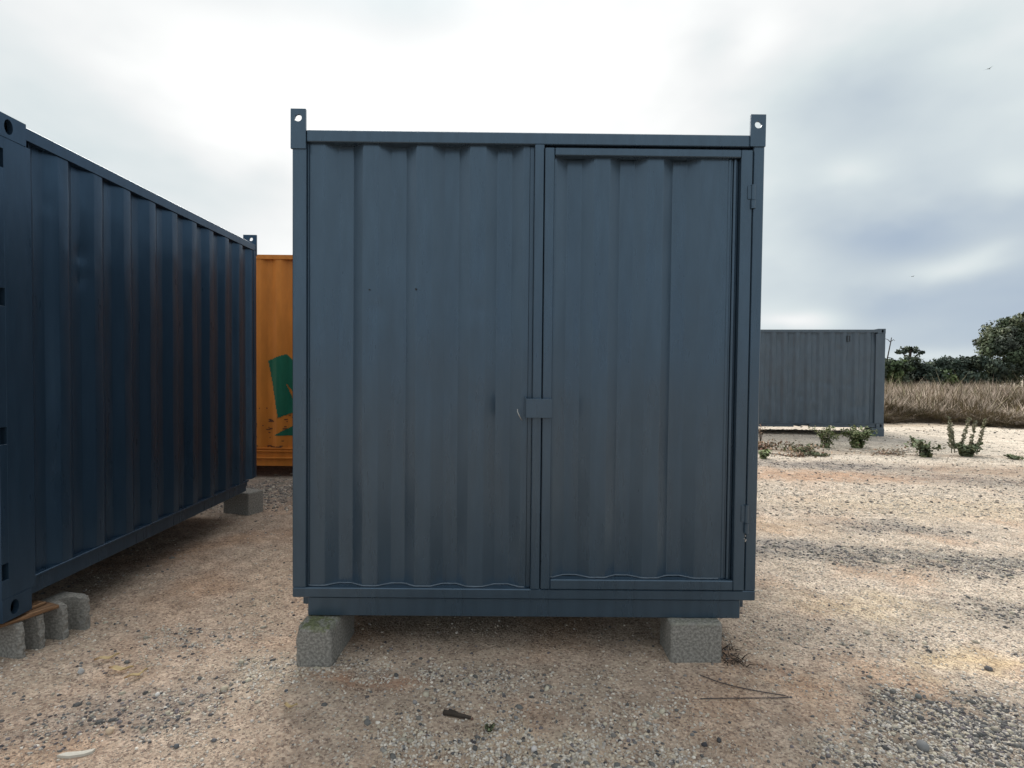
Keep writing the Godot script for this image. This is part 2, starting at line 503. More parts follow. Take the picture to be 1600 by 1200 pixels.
func build_ground() -> void:
	var xs := steps([[-400.0, -40.0, 12, 0.5], [-40.0, -6.0, 40, 0.7], [-6.0, 6.0, 300, 1.0], [6.0, 14.0, 70, 1.0], [14.0, 60.0, 40, 1.4], [60.0, 500.0, 12, 1.6]])
	var zs := steps([[60.0, 4.0, 10, 0.7], [4.0, -1.6, 30, 1.0], [-1.6, -5.0, 130, 1.0], [-5.0, -12.0, 130, 1.1], [-12.0, -24.0, 60, 1.1], [-24.0, -80.0, 20, 1.4], [-80.0, -600.0, 10, 1.6]])
	var nx := xs.size()
	var nz := zs.size()
	var pos := PackedVector3Array()
	var col := PackedColorArray()
	for j in nz:
		for i in nx:
			var x := xs[i]
			var z := zs[j]
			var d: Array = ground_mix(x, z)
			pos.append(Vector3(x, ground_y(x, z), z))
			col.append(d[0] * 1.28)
	var nor := PackedVector3Array()
	for j in nz:
		for i in nx:
			var dx := pos[j * nx + mini(i + 1, nx - 1)] - pos[j * nx + maxi(i - 1, 0)]
			var dz := pos[mini(j + 1, nz - 1) * nx + i] - pos[maxi(j - 1, 0) * nx + i]
			nor.append(dx.cross(dz).normalized())
	var idx := PackedInt32Array()
	for j in nz - 1:
		for i in nx - 1:
			var a := j * nx + i
			idx.append_array([a, a + nx, a + 1, a + 1, a + nx, a + nx + 1])
	var arr := []
	arr.resize(Mesh.ARRAY_MAX)
	arr[Mesh.ARRAY_VERTEX] = pos
	arr[Mesh.ARRAY_NORMAL] = nor
	arr[Mesh.ARRAY_COLOR] = col
	arr[Mesh.ARRAY_INDEX] = idx
	var me := ArrayMesh.new()
	me.add_surface_from_arrays(Mesh.PRIMITIVE_TRIANGLES, arr)
	var m := StandardMaterial3D.new()
	m.vertex_color_use_as_albedo = true
	var cn := FastNoiseLite.new()
	cn.seed = 8
	cn.noise_type = FastNoiseLite.TYPE_CELLULAR
	cn.cellular_return_type = FastNoiseLite.RETURN_CELL_VALUE
	cn.frequency = 0.11
	cn.fractal_type = FastNoiseLite.FRACTAL_NONE
	var ct := NoiseTexture2D.new()
	ct.width = 1024; ct.height = 1024
	ct.seamless = true
	ct.seamless_blend_skirt = 0.05
	ct.noise = cn
	var g := Gradient.new()
	g.interpolation_mode = Gradient.GRADIENT_INTERPOLATE_LINEAR
	g.set_color(0, Color(0.62, 0.60, 0.60)); g.set_color(1, Color(1, 1, 0.98))
	g.add_point(0.25, Color(0.84, 0.82, 0.80))
	g.add_point(0.6, Color(0.90, 0.89, 0.87))
	ct.color_ramp = g
	m.albedo_texture = ct
	var hn := FastNoiseLite.new()
	hn.seed = 8
	hn.noise_type = FastNoiseLite.TYPE_CELLULAR
	hn.cellular_return_type = FastNoiseLite.RETURN_DISTANCE
	hn.frequency = 0.07
	hn.fractal_octaves = 3
	var ht := NoiseTexture2D.new()
	ht.width = 1024; ht.height = 1024
	ht.seamless = true
	ht.invert = true
	ht.noise = hn
	ht.as_normal_map = true
	ht.bump_strength = 6.0
	m.normal_enabled = true
	m.normal_texture = ht
	m.normal_scale = 0.8
	m.roughness = 0.95
	m.metallic_specular = 0.2
	m.uv1_triplanar = true
	m.uv1_world_triplanar = true
	m.uv1_scale = Vector3(0.83, 0.83, 0.83)
	struct(part("ground", me, m, self)).set_meta("label", "sandy tan yard ground scattered with grit and gravel")

func pebble(seed_: int, flat: float) -> ArrayMesh:
	var r := RandomNumberGenerator.new()
	r.seed = seed_
	var t := (1.0 + sqrt(5.0)) / 2.0
	var p: Array[Vector3] = []
	for q in [[-1, t, 0], [1, t, 0], [-1, -t, 0], [1, -t, 0], [0, -1, t], [0, 1, t], [0, -1, -t], [0, 1, -t], [t, 0, -1], [t, 0, 1], [-t, 0, -1], [-t, 0, 1]]:
		var d := Vector3(q[0], q[1], q[2]).normalized()
		p.append(d * r.randf_range(0.72, 1.15) * Vector3(1.0, flat, 0.8))
	var f := [[0, 11, 5], [0, 5, 1], [0, 1, 7], [0, 7, 10], [0, 10, 11], [1, 5, 9], [5, 11, 4], [11, 10, 2], [10, 7, 6], [7, 1, 8], [3, 9, 4], [3, 4, 2], [3, 2, 6], [3, 6, 8], [3, 8, 9], [4, 9, 5], [2, 4, 11], [6, 2, 10], [8, 6, 7], [9, 8, 1]]
	var mb := MB.new()
	for q in f:
		mb.tri_n(p[q[0]], p[q[1]], p[q[2]], (p[q[0]].normalized() + (p[q[0]] + p[q[1]] + p[q[2]]).normalized()).normalized(), (p[q[1]].normalized() + (p[q[0]] + p[q[1]] + p[q[2]]).normalized()).normalized(), (p[q[2]].normalized() + (p[q[0]] + p[q[1]] + p[q[2]]).normalized()).normalized())
	return mb.mesh()

func scatter(called: String, label: String, count: int, mesh: Mesh, mat: Material, size0: float, size1: float, which: int, pal: Array, near: float, far: float, seed_: int) -> void:
	rng.seed = seed_
	var buf := PackedFloat32Array()
	buf.resize(count * 16)
	var n := 0
	var tries := 0
	while n < count and tries < count * 6:
		tries += 1
		# more of them close by, where they show one by one
		var z := -near * pow(far / near, pow(rng.randf(), 1.25))
		var hw := 1.02 * absf(z) + 0.5
		var x := rng.randf_range(-hw, hw)
		if x < -3.2 - 0.02 * absf(z) and z < -2.6:
			continue
		var keep := 1.0
		if which >= 0:
			var d := near_mix(x, z)
			keep = d.y * d.y * 1.3 if which == 2 else d.x * d.x
		if rng.randf() > keep:
			continue
		var s := lerpf(size0, size1, pow(rng.randf(), 2.6)) * (1.0 + 0.07 * maxf(0.0, -z - 3.0))
		var b := Basis(Vector3.UP, rng.randf() * TAU) * Basis(Vector3.RIGHT, rng.randf_range(-0.4, 0.4))
		b = b.scaled_local(Vector3(s * rng.randf_range(0.8, 1.3), s * rng.randf_range(0.7, 1.1), s * rng.randf_range(0.8, 1.2)))
		var y := ground_y(x, z) + s * 0.12
		var o := n * 16
		buf[o] = b.x.x; buf[o + 1] = b.y.x; buf[o + 2] = b.z.x; buf[o + 3] = x
		buf[o + 4] = b.x.y; buf[o + 5] = b.y.y; buf[o + 6] = b.z.y; buf[o + 7] = y
		buf[o + 8] = b.x.z; buf[o + 9] = b.y.z; buf[o + 10] = b.z.z; buf[o + 11] = z
		var c: Color = pal[rng.randi() % pal.size()]
		var k := rng.randf_range(0.75, 1.2)
		buf[o + 12] = c.r * k; buf[o + 13] = c.g * k; buf[o + 14] = c.b * k; buf[o + 15] = 1.0
		n += 1
	var mm := MultiMesh.new()
	mm.transform_format = MultiMesh.TRANSFORM_3D
	mm.use_colors = true
	mm.mesh = mesh
	mm.instance_count = n
	buf.resize(n * 16)
	mm.buffer = buf
	var o := MultiMeshInstance3D.new()
	o.name = numbered(called)
	o.multimesh = mm
	o.material_override = mat
	add_child(o)
	tag(o, label, "gravel")
	struct(o, "stuff")


# ---------------------------------------------------------------- blocks
func rough_block(lo: Vector3, hi: Vector3, r: float, seed_: int, amp: float, top_col := Color(1, 1, 1), chips := []) -> MB:
	var mb := MB.new()
	var f := FastNoiseLite.new()
	f.seed = seed_
	f.frequency = 9.0
	f.fractal_octaves = 4
	var ce := (lo + hi) * 0.5
	var h := (hi - lo) * 0.5
	var n := 18
	for ax in 3:
		var u := (ax + 1) % 3
		var w := (ax + 2) % 3
		for s in [-1.0, 1.0]:
			var g := []
			for j in n + 1:
				for i in n + 1:
					var q := Vector3()
					q[ax] = s * h[ax]; q[u] = lerpf(-h[u], h[u], i / float(n)); q[w] = lerpf(-h[w], h[w], j / float(n))
					var inn := q.clamp(-(h - Vector3.ONE * r), h - Vector3.ONE * r)
					var d := (q - inn).normalized()
					var p := inn + d * r
					var a := f.get_noise_3dv(p + ce) * amp
					for cpt in chips:
						var e: float = (p - cpt[0]).length() / cpt[1]
						if e < 1.0:
							a -= cpt[2] * (1.0 - e) * (1.0 - e)
					var c := Color(1, 1, 1).lerp(top_col, clampf((p.y / h.y - 0.8) * 4.0 + f.get_noise_3dv(p * 2.0) * 1.6 - 0.1, 0.0, 1.0))
					g.append([ce + p + d * a, d, c])
			for j in n:
				for i in n:
					var a = g[j * (n + 1) + i]; var b = g[j * (n + 1) + i + 1]
					var c = g[(j + 1) * (n + 1) + i + 1]; var e = g[(j + 1) * (n + 1) + i]
					mb.col = a[2]
					mb.tri_n(a[0], b[0], c[0], a[1], b[1], c[1])
					mb.tri_n(a[0], c[0], e[0], a[1], c[1], e[1])
	return mb

# outline (x, z) pushed up from y0 to y1 with rough broken edges
func extruded(outline: PackedVector2Array, y0: float, y1: float, seed_: int, amp: float, rough_from: float) -> MB:
	var mb := MB.new()
	var f := FastNoiseLite.new()
	f.seed = seed_
	f.frequency = 26.0
	f.fractal_octaves = 3
	var pts := PackedVector2Array()
	for i in outline.size():
		var a := outline[i]
		var b := outline[(i + 1) % outline.size()]
		var k := maxi(1, int((b - a).length() / 0.014))
		for t in k:
			pts.append(a.lerp(b, t / float(k)))
	var lv := 12
	var rows := []
	for j in lv + 1:
		var y := lerpf(y0, y1, j / float(lv))
		var row := PackedVector3Array()
		for p in pts:
			var k := smoothstep(rough_from, rough_from + 0.03, p.x)
			var a := amp * (0.25 + k * 1.6)
			var drop := 0.0
			if j == lv:
				drop = (0.5 + 0.5 * f.get_noise_2d(p.x * 2.0 + 5.0, p.y * 2.0)) * 0.016 * k
			row.append(Vector3(p.x + a * f.get_noise_3d(p.x, y, p.y) - k * 0.012 * (j / float(lv)) ** 3, y - drop, p.y + a * 0.6 * f.get_noise_3d(p.x + 7.0, y, p.y)))
		rows.append(row)
	var n := pts.size()
	var area := 0.0
	for i in n:
		area += pts[i].cross(pts[(i + 1) % n])
	var sgn := signf(area)
	for j in lv:
		for i in n:
			var k := (i + 1) % n
			var e := pts[k] - pts[i]
			var o := Vector3(e.y, 0, -e.x) * sgn
			mb.quad(rows[j][i], rows[j][k], rows[j + 1][k], rows[j + 1][i], o)
	var idx := Geometry2D.triangulate_polygon(pts)
	for t in range(0, idx.size(), 3):
		mb.tri(rows[lv][idx[t]], rows[lv][idx[t + 1]], rows[lv][idx[t + 2]], Vector3.UP)
		mb.tri(rows[0][idx[t]], rows[0][idx[t + 1]], rows[0][idx[t + 2]], Vector3.DOWN)
	return mb


# ---------------------------------------------------------------- a whole shipping container
# local: x right along the long visible side, z out of that side, y up from its underside; side from x = 0 to L, body goes back to z = -W
func casting(mb: MB, x0: float, x1: float, y0: float, y1: float, face: float, dirx: float) -> void:
	# box with an oval hole in the face towards +z
	var hx := x0 + 0.0715 if dirx < 0 else x1 - 0.0715
	mb.plate(x0, y0, x1, y1, face - 0.028, face, hx, (y0 + y1) * 0.5, 0.026, 0.038)
	mb.box(Vector3(x0, y0, face - 0.162), Vector3(x1, y1, face - 0.07), 0.004)
	for q in [[x0, x0 + 0.012], [x1 - 0.012, x1]]:
		mb.box(Vector3(q[0], y0, face - 0.072), Vector3(q[1], y1, face - 0.027), 0.001)
	for q in [[y0, y0 + 0.012], [y1 - 0.012, y1]]:
		mb.box(Vector3(x0 + 0.0125, q[0], face - 0.072), Vector3(x1 - 0.0125, q[1], face - 0.027), 0.001)

func container(o: Node3D, L: float, W: float, H: float, m: Material, side_mat: Material, cfg: Dictionary) -> void:
	var cw := 0.178
	var ch := 0.116
	for e in 4:
		var xa := 0.0 if e % 2 == 0 else L - cw
		var back := e >= 2
		for top in 2:
			var mb := MB.new()
			if back:
				mb.xf = Transform3D(Basis(Vector3.UP, PI), Vector3(L, 0, -W))
				xa = 0.0 if e % 2 == 0 else L - cw
			var y0 := 0.0 if top == 0 else H - ch
			if cfg.get("far_lugs", false) and e % 2 == 1:
				continue
			casting(mb, xa, xa + cw, y0, y0 + ch, 0.003, -1.0 if xa < 0.1 else 1.0)
			part("corner_casting", mb, m, o)
		var pb := MB.new()
		if back:
			pb.xf = Transform3D(Basis(Vector3.UP, PI), Vector3(L, 0, -W))
		var pw: float = cfg.get("post", 0.2) if (e % 2 == 0) else cfg.get("post_far", 0.09)
		var px0 := 0.0 if e % 2 == 0 else L - pw
		if back and e % 2 == 1: px0 = L - pw
		var yt: float = H - (0.06 if (cfg.get("far_lugs", false) and e % 2 == 1) else ch)
		if e == 0 and cfg.has("slots"):
			# slots cut into the free edge of the post
			var y := ch
			for s in cfg.slots:
				pb.box(Vector3(0.0, y, -0.11), Vector3(0.0424, s[0], 0.0), 0.0005)
				y = s[1]
			pb.box(Vector3(0.0, y, -0.11), Vector3(0.0424, yt, 0.0), 0.0005)
			pb.box(Vector3(0.0425, ch, -0.11), Vector3(pw, yt, 0.0), 0.0005)
			pb.box(Vector3(0.0, ch, -0.14), Vector3(0.046, yt, -0.1105), 0.001)
			for s in cfg.slots:  # end plates added to keep light out of the slots
				pb.box(Vector3(0.0, s[0] + 0.0005, -0.11), Vector3(0.006, s[1] - 0.0005, -0.002), 0.0005)
		else:
			pb.box(Vector3(px0, cfg.get("rail_bottom1", 0.1) if (cfg.get("far_lugs", false) and e % 2 == 1) else ch, -0.11), Vector3(px0 + pw, yt, 0.0), 0.006)
		part("corner_post", pb, m, o)
	# rails
	var rt: float = cfg.get("rail_top", 0.066)
	var rb0: float = cfg.get("rail_bottom0", 0.05)
	var rb1: float = cfg.get("rail_bottom1", 0.165)
	var drop: float = cfg.get("rail_drop", 0.015)
	for s in 2:
		var mb := MB.new()
		if s == 1:
			mb.xf = Transform3D(Basis(Vector3.UP, PI), Vector3(L, 0, -W))
		var xe: float = L - cw if not cfg.get("far_lugs", false) else L
		mb.box(Vector3(cw, H - drop - rt, -0.06), Vector3(xe, H - drop, 0.0), 0.002)
		part("top_rail", mb, m, o)
		var bb := MB.new()
		bb.xf = mb.xf
		var set_in: float = cfg.get("rail_set", 0.012)
		if s == 0 and cfg.has("pockets"):
			var x := cw
			for p in cfg.pockets:
				bb.box(Vector3(x, rb0, -set_in - 0.05), Vector3(p[0], rb1 - 0.004, -set_in), 0.004)
				x = p[1]
			bb.box(Vector3(x, rb0, -set_in - 0.05), Vector3(L - cw, rb1 - 0.004, -set_in), 0.004)
			bb.box(Vector3(cw, rb1 - 0.02, -0.09), Vector3(L - cw, rb1, -0.004), 0.002)
		else:
			bb.box(Vector3(cw, rb0, -set_in - 0.05), Vector3(L - cw, rb1 - 0.008, -set_in), 0.004)
			bb.box(Vector3(cw, rb1 - 0.012, -0.09), Vector3(L - cw, rb1, -0.002), 0.002)
		part("bottom_rail", bb, m, o)
	# sides
	var so: Dictionary = cfg.get("sheet", {})
	var w0: float = cfg.get("post", 0.2) - 0.004
	var w1: float = L - cfg.get("post_far", 0.09) + 0.004
	for s in 2:
		var d := so.duplicate()
		var t := Transform3D(Basis(), Vector3(0, 0, -0.008))
		if s == 1:
			t = Transform3D(Basis(Vector3.UP, PI), Vector3(L, 0, -W + 0.008))
			d.erase("dents")
			d.step = 0.1
			d.stepy = 0.3
		d.xf = t
		part("side_wall", sheet(w0 if s == 0 else L - w1, w1 if s == 0 else L - w0, rb1 - 0.004, H - drop - rt + 0.004, d), side_mat, o)
	# ends
	for e in 2:
		var t := Transform3D(Basis(Vector3.UP, -PI / 2), Vector3(0.03, 0, -W)) if e == 0 else Transform3D(Basis(Vector3.UP, PI / 2), Vector3(L - 0.03, 0, 0))
		part("end_wall", sheet(0.1, W - 0.1, 0.12, H - 0.08, {"xf": t, "step": 0.05, "stepy": 0.3, "period": 0.25, "depth": 0.04, "seed": 77}), side_mat, o)
		var xa := 0.0 if e == 0 else L - 0.08
		bar("end_rail", Vector3(xa, H - 0.1, -W + 0.16), Vector3(xa + 0.08, H - 0.012, -0.16), 0.005, m, o)
		bar("end_rail", Vector3(xa, 0.02, -W + 0.16), Vector3(xa + 0.08, 0.14, -0.16), 0.005, m, o)
	var rf := MB.new()
	rf.box(Vector3(0.06, H - drop - 0.03, -W + 0.05), Vector3(L - 0.06, H - drop - 0.008, -0.05), 0.002)
	part("roof", rf, m, o)
	var fl := MB.new()
	fl.box(Vector3(0.07, rb0 + 0.03, -W + 0.066), Vector3(L - 0.07, rb1 - 0.03, -0.066), 0.002)
	part("floor", fl, m, o)
	var x := 0.5
	while x < L - 0.3:
		bar("cross_member", Vector3(x, rb0 + 0.004, -W + 0.07), Vector3(x + 0.05, rb0 + 0.029, -0.07), 0.002, m, o)
		x += 0.9

func lug(x0: float, y0: float, x1: float, y1: float, hy: float) -> MB:
	var mb := MB.new()
	mb.plate(x0, y0, x1, y1, -0.006, 0.008, (x0 + x1) * 0.5, hy, 0.0185, 0.0185)
	return mb


# ---------------------------------------------------------------- plants
func leaf(mb: MB, at: Vector3, size: float, out: Vector3, col: Color, r: RandomNumberGenerator, long := 1.0) -> void:
	var d := Vector3(r.randf_range(-1, 1), r.randf_range(-1, 1), r.randf_range(-1, 1)).normalized()
	var a := d * size * long
	var b := d.cross(out + Vector3(0.1, 0.2, 0.05)).normalized() * size * 0.5
	var n := (out * 0.75 + a.cross(b).normalized() * 0.5).normalized()
	mb.col = col
	mb.tri_n(at - a * 0.5, at + b * 0.7, at + a * 0.5, n, n, n)
	mb.tri_n(at - a * 0.5, at - b * 0.7, at + a * 0.5, n, n, n)

func crown(blobs: Array, count: int, size: float, pal: Array, seed_: int) -> MB:
	var r := RandomNumberGenerator.new()
	r.seed = seed_
	var mb := MB.new()
	var f := FastNoiseLite.new()
	f.seed = seed_
	f.frequency = 0.9
	var vol := 0.0
	for b in blobs:
		vol += b[1] * b[1]
	for b in blobs:
		var n := int(count * b[1] * b[1] / vol)
		var subs := []
		for k in 16:
			var d := Vector3(r.randf_range(-1, 1), r.randf_range(-0.8, 1), r.randf_range(-1, 1)).normalized()
			subs.append([b[0] + d * b[1] * r.randf_range(0.55, 0.85) * Vector3(1, b[2], 1), b[1] * r.randf_range(0.22, 0.42), pal[r.randi() % pal.size()]])
		for k in n:
			var s = subs[r.randi() % subs.size()]
			var d := Vector3(r.randf_range(-1, 1), r.randf_range(-0.7, 1), r.randf_range(-1, 1)).normalized()
			var p: Vector3 = s[0] + d * s[1] * pow(r.randf(), 0.4)
			var c: Color = s[2] * r.randf_range(0.7, 1.3)
			leaf(mb, p, size * r.randf_range(0.6, 1.4), (d + (p - b[0]).normalized() * 0.6).normalized(), c, r)
	return mb

func tree(called: String, label: String, at: Vector3, blobs: Array, count: int, size: float, pal: Array, seed_: int, leafm: Material, bark: Material, cat := "tree") -> Node3D:
	var o := thing(called, label, cat, at, 0.0, "trees and bushes beyond the dry field")
	part("crown", crown(blobs, count, size, pal, seed_), leafm, o)
	var r := RandomNumberGenerator.new()
	r.seed = seed_ + 1
	var mb := MB.new()
	var c: Vector3 = blobs[0][0]
	mb.tube([Vector3(0, -0.2, 0), Vector3(c.x * 0.3, c.y * 0.5, c.z * 0.3), c], 0.05 * c.y, 0.025 * c.y, 7)
	for b in blobs.slice(1):
		mb.tube([Vector3(c.x * 0.3, c.y * 0.5, c.z * 0.3), (c * 0.5 + b[0]) * 0.6, b[0]], 0.025 * c.y, 0.01 * c.y, 5)
	part("trunk", mb, bark, o)
	return o

func bushy(called: String, label: String, at: Vector3, w: float, h: float, count: int, size: float, pal: Array, seed_: int, leafm: Material, stemm: Material, stems := 7, spread := 1.0, group := "") -> Node3D:
	var o := thing(called, label, "plant", at, 0.0, group)
	var r := RandomNumberGenerator.new()
	r.seed = seed_
	var sb := MB.new()
	var lb := MB.new()
	var tips := []
	for k in stems:
		var a := r.randf() * TAU
		var d := Vector3(cos(a) * w * r.randf_range(0.2, 1.0) * spread, h * r.randf_range(0.55, 1.0), sin(a) * w * r.randf_range(0.2, 1.0) * 0.7)
		var mid := d * Vector3(0.35, 0.55, 0.35)
		sb.tube([Vector3(0, -0.02, 0), mid, d], 0.006, 0.002, 5)
		tips.append([mid, d])
	for k in count:
		var t = tips[r.randi() % tips.size()]
		var p: Vector3 = t[0].lerp(t[1], r.randf()) if r.randf() < 0.6 else t[0] * r.randf()
		p += Vector3(r.randf_range(-1, 1), r.randf_range(-0.5, 0.5), r.randf_range(-1, 1)) * w * 0.2
		p.y = maxf(p.y, 0.01)
		leaf(lb, p, size * r.randf_range(0.6, 1.4), (Vector3.UP * 0.6 + p.normalized()).normalized(), pal[r.randi() % pal.size()] * r.randf_range(0.9, 1.6), r)
	part("foliage", lb, leafm, o)
	part("stem", sb, stemm, o)
	return o


# ---------------------------------------------------------------- the scene
func _ready() -> void:
	rng.seed = 11
	gn.seed = 4; gn.frequency = 0.45; gn.fractal_octaves = 4
	gn2.seed = 14; gn2.frequency = 1.3; gn2.fractal_octaves = 4
	gn3.seed = 24; gn3.frequency = 4.0; gn3.fractal_octaves = 3

	# camera, sky, sun, exposure
	var cam := Camera3D.new()
	cam.name = "camera"
	add_child(cam)
	cam.keep_aspect = Camera3D.KEEP_HEIGHT
	cam.fov = 68.27
	cam.near = 0.05
	cam.far = 1500.0
	cam.transform = Transform3D(Basis(Vector3.RIGHT, deg_to_rad(-1.5)) * Basis(Vector3.BACK, deg_to_rad(0.57)), Vector3(0, 1.53, 0))
	cam.current = true
	var env := Environment.new()
	env.background_mode = Environment.BG_SKY
	env.sky = Sky.new()
	env.sky.sky_material = make_sky()
	env.tonemap_mode = Environment.TONE_MAPPER_LINEAR
	env.tonemap_exposure = 1.9
	env.sdfgi_enabled = true
	env.ssao_enabled = true
	env.ssil_enabled = true
	var we := WorldEnvironment.new()
	we.name = "environment"
	we.environment = env
	add_child(we)
	var sun := DirectionalLight3D.new()
	sun.name = "sun"
	sun.light_energy = 0.5
	sun.light_color = Color(1.0, 0.97, 0.93)
	sun.light_angular_distance = 28.0
	sun.shadow_enabled = true
	add_child(sun)
	sun.look_at_from_position(Vector3(-2.0, 7.5, -9.0), Vector3.ZERO)

	# materials
	var slate := paint(srgb(0.056, 0.1, 0.15), 0.3, 31, 0.92, 0.6)
	slate.metallic = 0.55
	slate.clearcoat_enabled = true
	slate.clearcoat = 0.12
	slate.clearcoat_roughness = 0.22
	var navy := paint(srgb(0.04, 0.079, 0.132), 0.32, 41, 0.9, 0.28)
	navy.metallic = 0.5
	navy.clearcoat_enabled = true
	navy.clearcoat = 0.0
	navy.clearcoat_roughness = 0.3
	var orange := paint(srgb(0.64, 0.22, 0.032), 0.55, 51, 0.86, 0.4, Vector3(0.9, 0.25, 0.9))
	var grey := paint(srgb(0.085, 0.12, 0.158), 0.42, 61, 0.88, 0.5, Vector3(0.9, 0.3, 0.9))
	grey.metallic = 0.25
	var green := paint(srgb(0.008, 0.135, 0.08), 0.5, 71, 0.85, 0.4)
	var steel := StandardMaterial3D.new()
	steel.albedo_color = Color(0.75, 0.75, 0.74); steel.roughness = 0.4; steel.metallic = 0.6
	var conc := StandardMaterial3D.new()
	conc.vertex_color_use_as_albedo = true
	conc.albedo_color = srgb(0.44, 0.43, 0.40)
	conc.albedo_texture = ntex(0.05, 512, Color(0.55, 0.55, 0.55), Color(1, 1, 1), 81, 7)
	conc.roughness = 0.95
	conc.normal_enabled = true
	conc.normal_texture = bumptex(0.1, 512, 82, 4.0, 6)
	conc.normal_scale = 0.6
	conc.metallic_specular = 0.2
	conc.uv1_triplanar = true
	conc.uv1_scale = Vector3(2.2, 2.2, 2.2)
	var wood := StandardMaterial3D.new()
	wood.albedo_color = srgb(0.42, 0.25, 0.13)
	wood.albedo_texture = ntex(0.012, 512, Color(0.35, 0.3, 0.28), Color(1, 1, 1), 91, 5)
	wood.roughness = 0.85
	wood.normal_enabled = true
	wood.normal_texture = bumptex(0.03, 512, 92, 4.0)
	wood.uv1_triplanar = true
	wood.uv1_scale = Vector3(8.0, 8.0, 0.6)
	var stonem := StandardMaterial3D.new()
	stonem.vertex_color_use_as_albedo = true
	stonem.roughness = 0.9
	stonem.metallic_specular = 0.25
	var leafm := StandardMaterial3D.new()
	leafm.vertex_color_use_as_albedo = true
	leafm.roughness = 0.7
	leafm.cull_mode = BaseMaterial3D.CULL_DISABLED
	leafm.backlight_enabled = true
	leafm.backlight = Color(0.3, 0.34, 0.18)
	leafm.metallic_specular = 0.3
	var bark := StandardMaterial3D.new()
	bark.albedo_color = srgb(0.09, 0.07, 0.055)
	bark.roughness = 0.95
	bark.albedo_texture = ntex(0.05, 256, Color(0.5, 0.5, 0.5), Color(1, 1, 1), 95, 4)
	bark.uv1_triplanar = true
	var dark := StandardMaterial3D.new()
	dark.albedo_color = srgb(0.02, 0.022, 0.025)
	dark.roughness = 0.8

	cache_mix()
	build_ground()
	front_container(slate, dark, steel)
	left_container(navy)
	orange_container(orange, green)
	far_container(grey, dark)
	blocks(conc, wood)
	field(leafm)
	trees(leafm, bark)
	yard_plants(leafm, bark)
	gravel(stonem)
	loose_bits(stonem, leafm, bark)
	birds(dark)


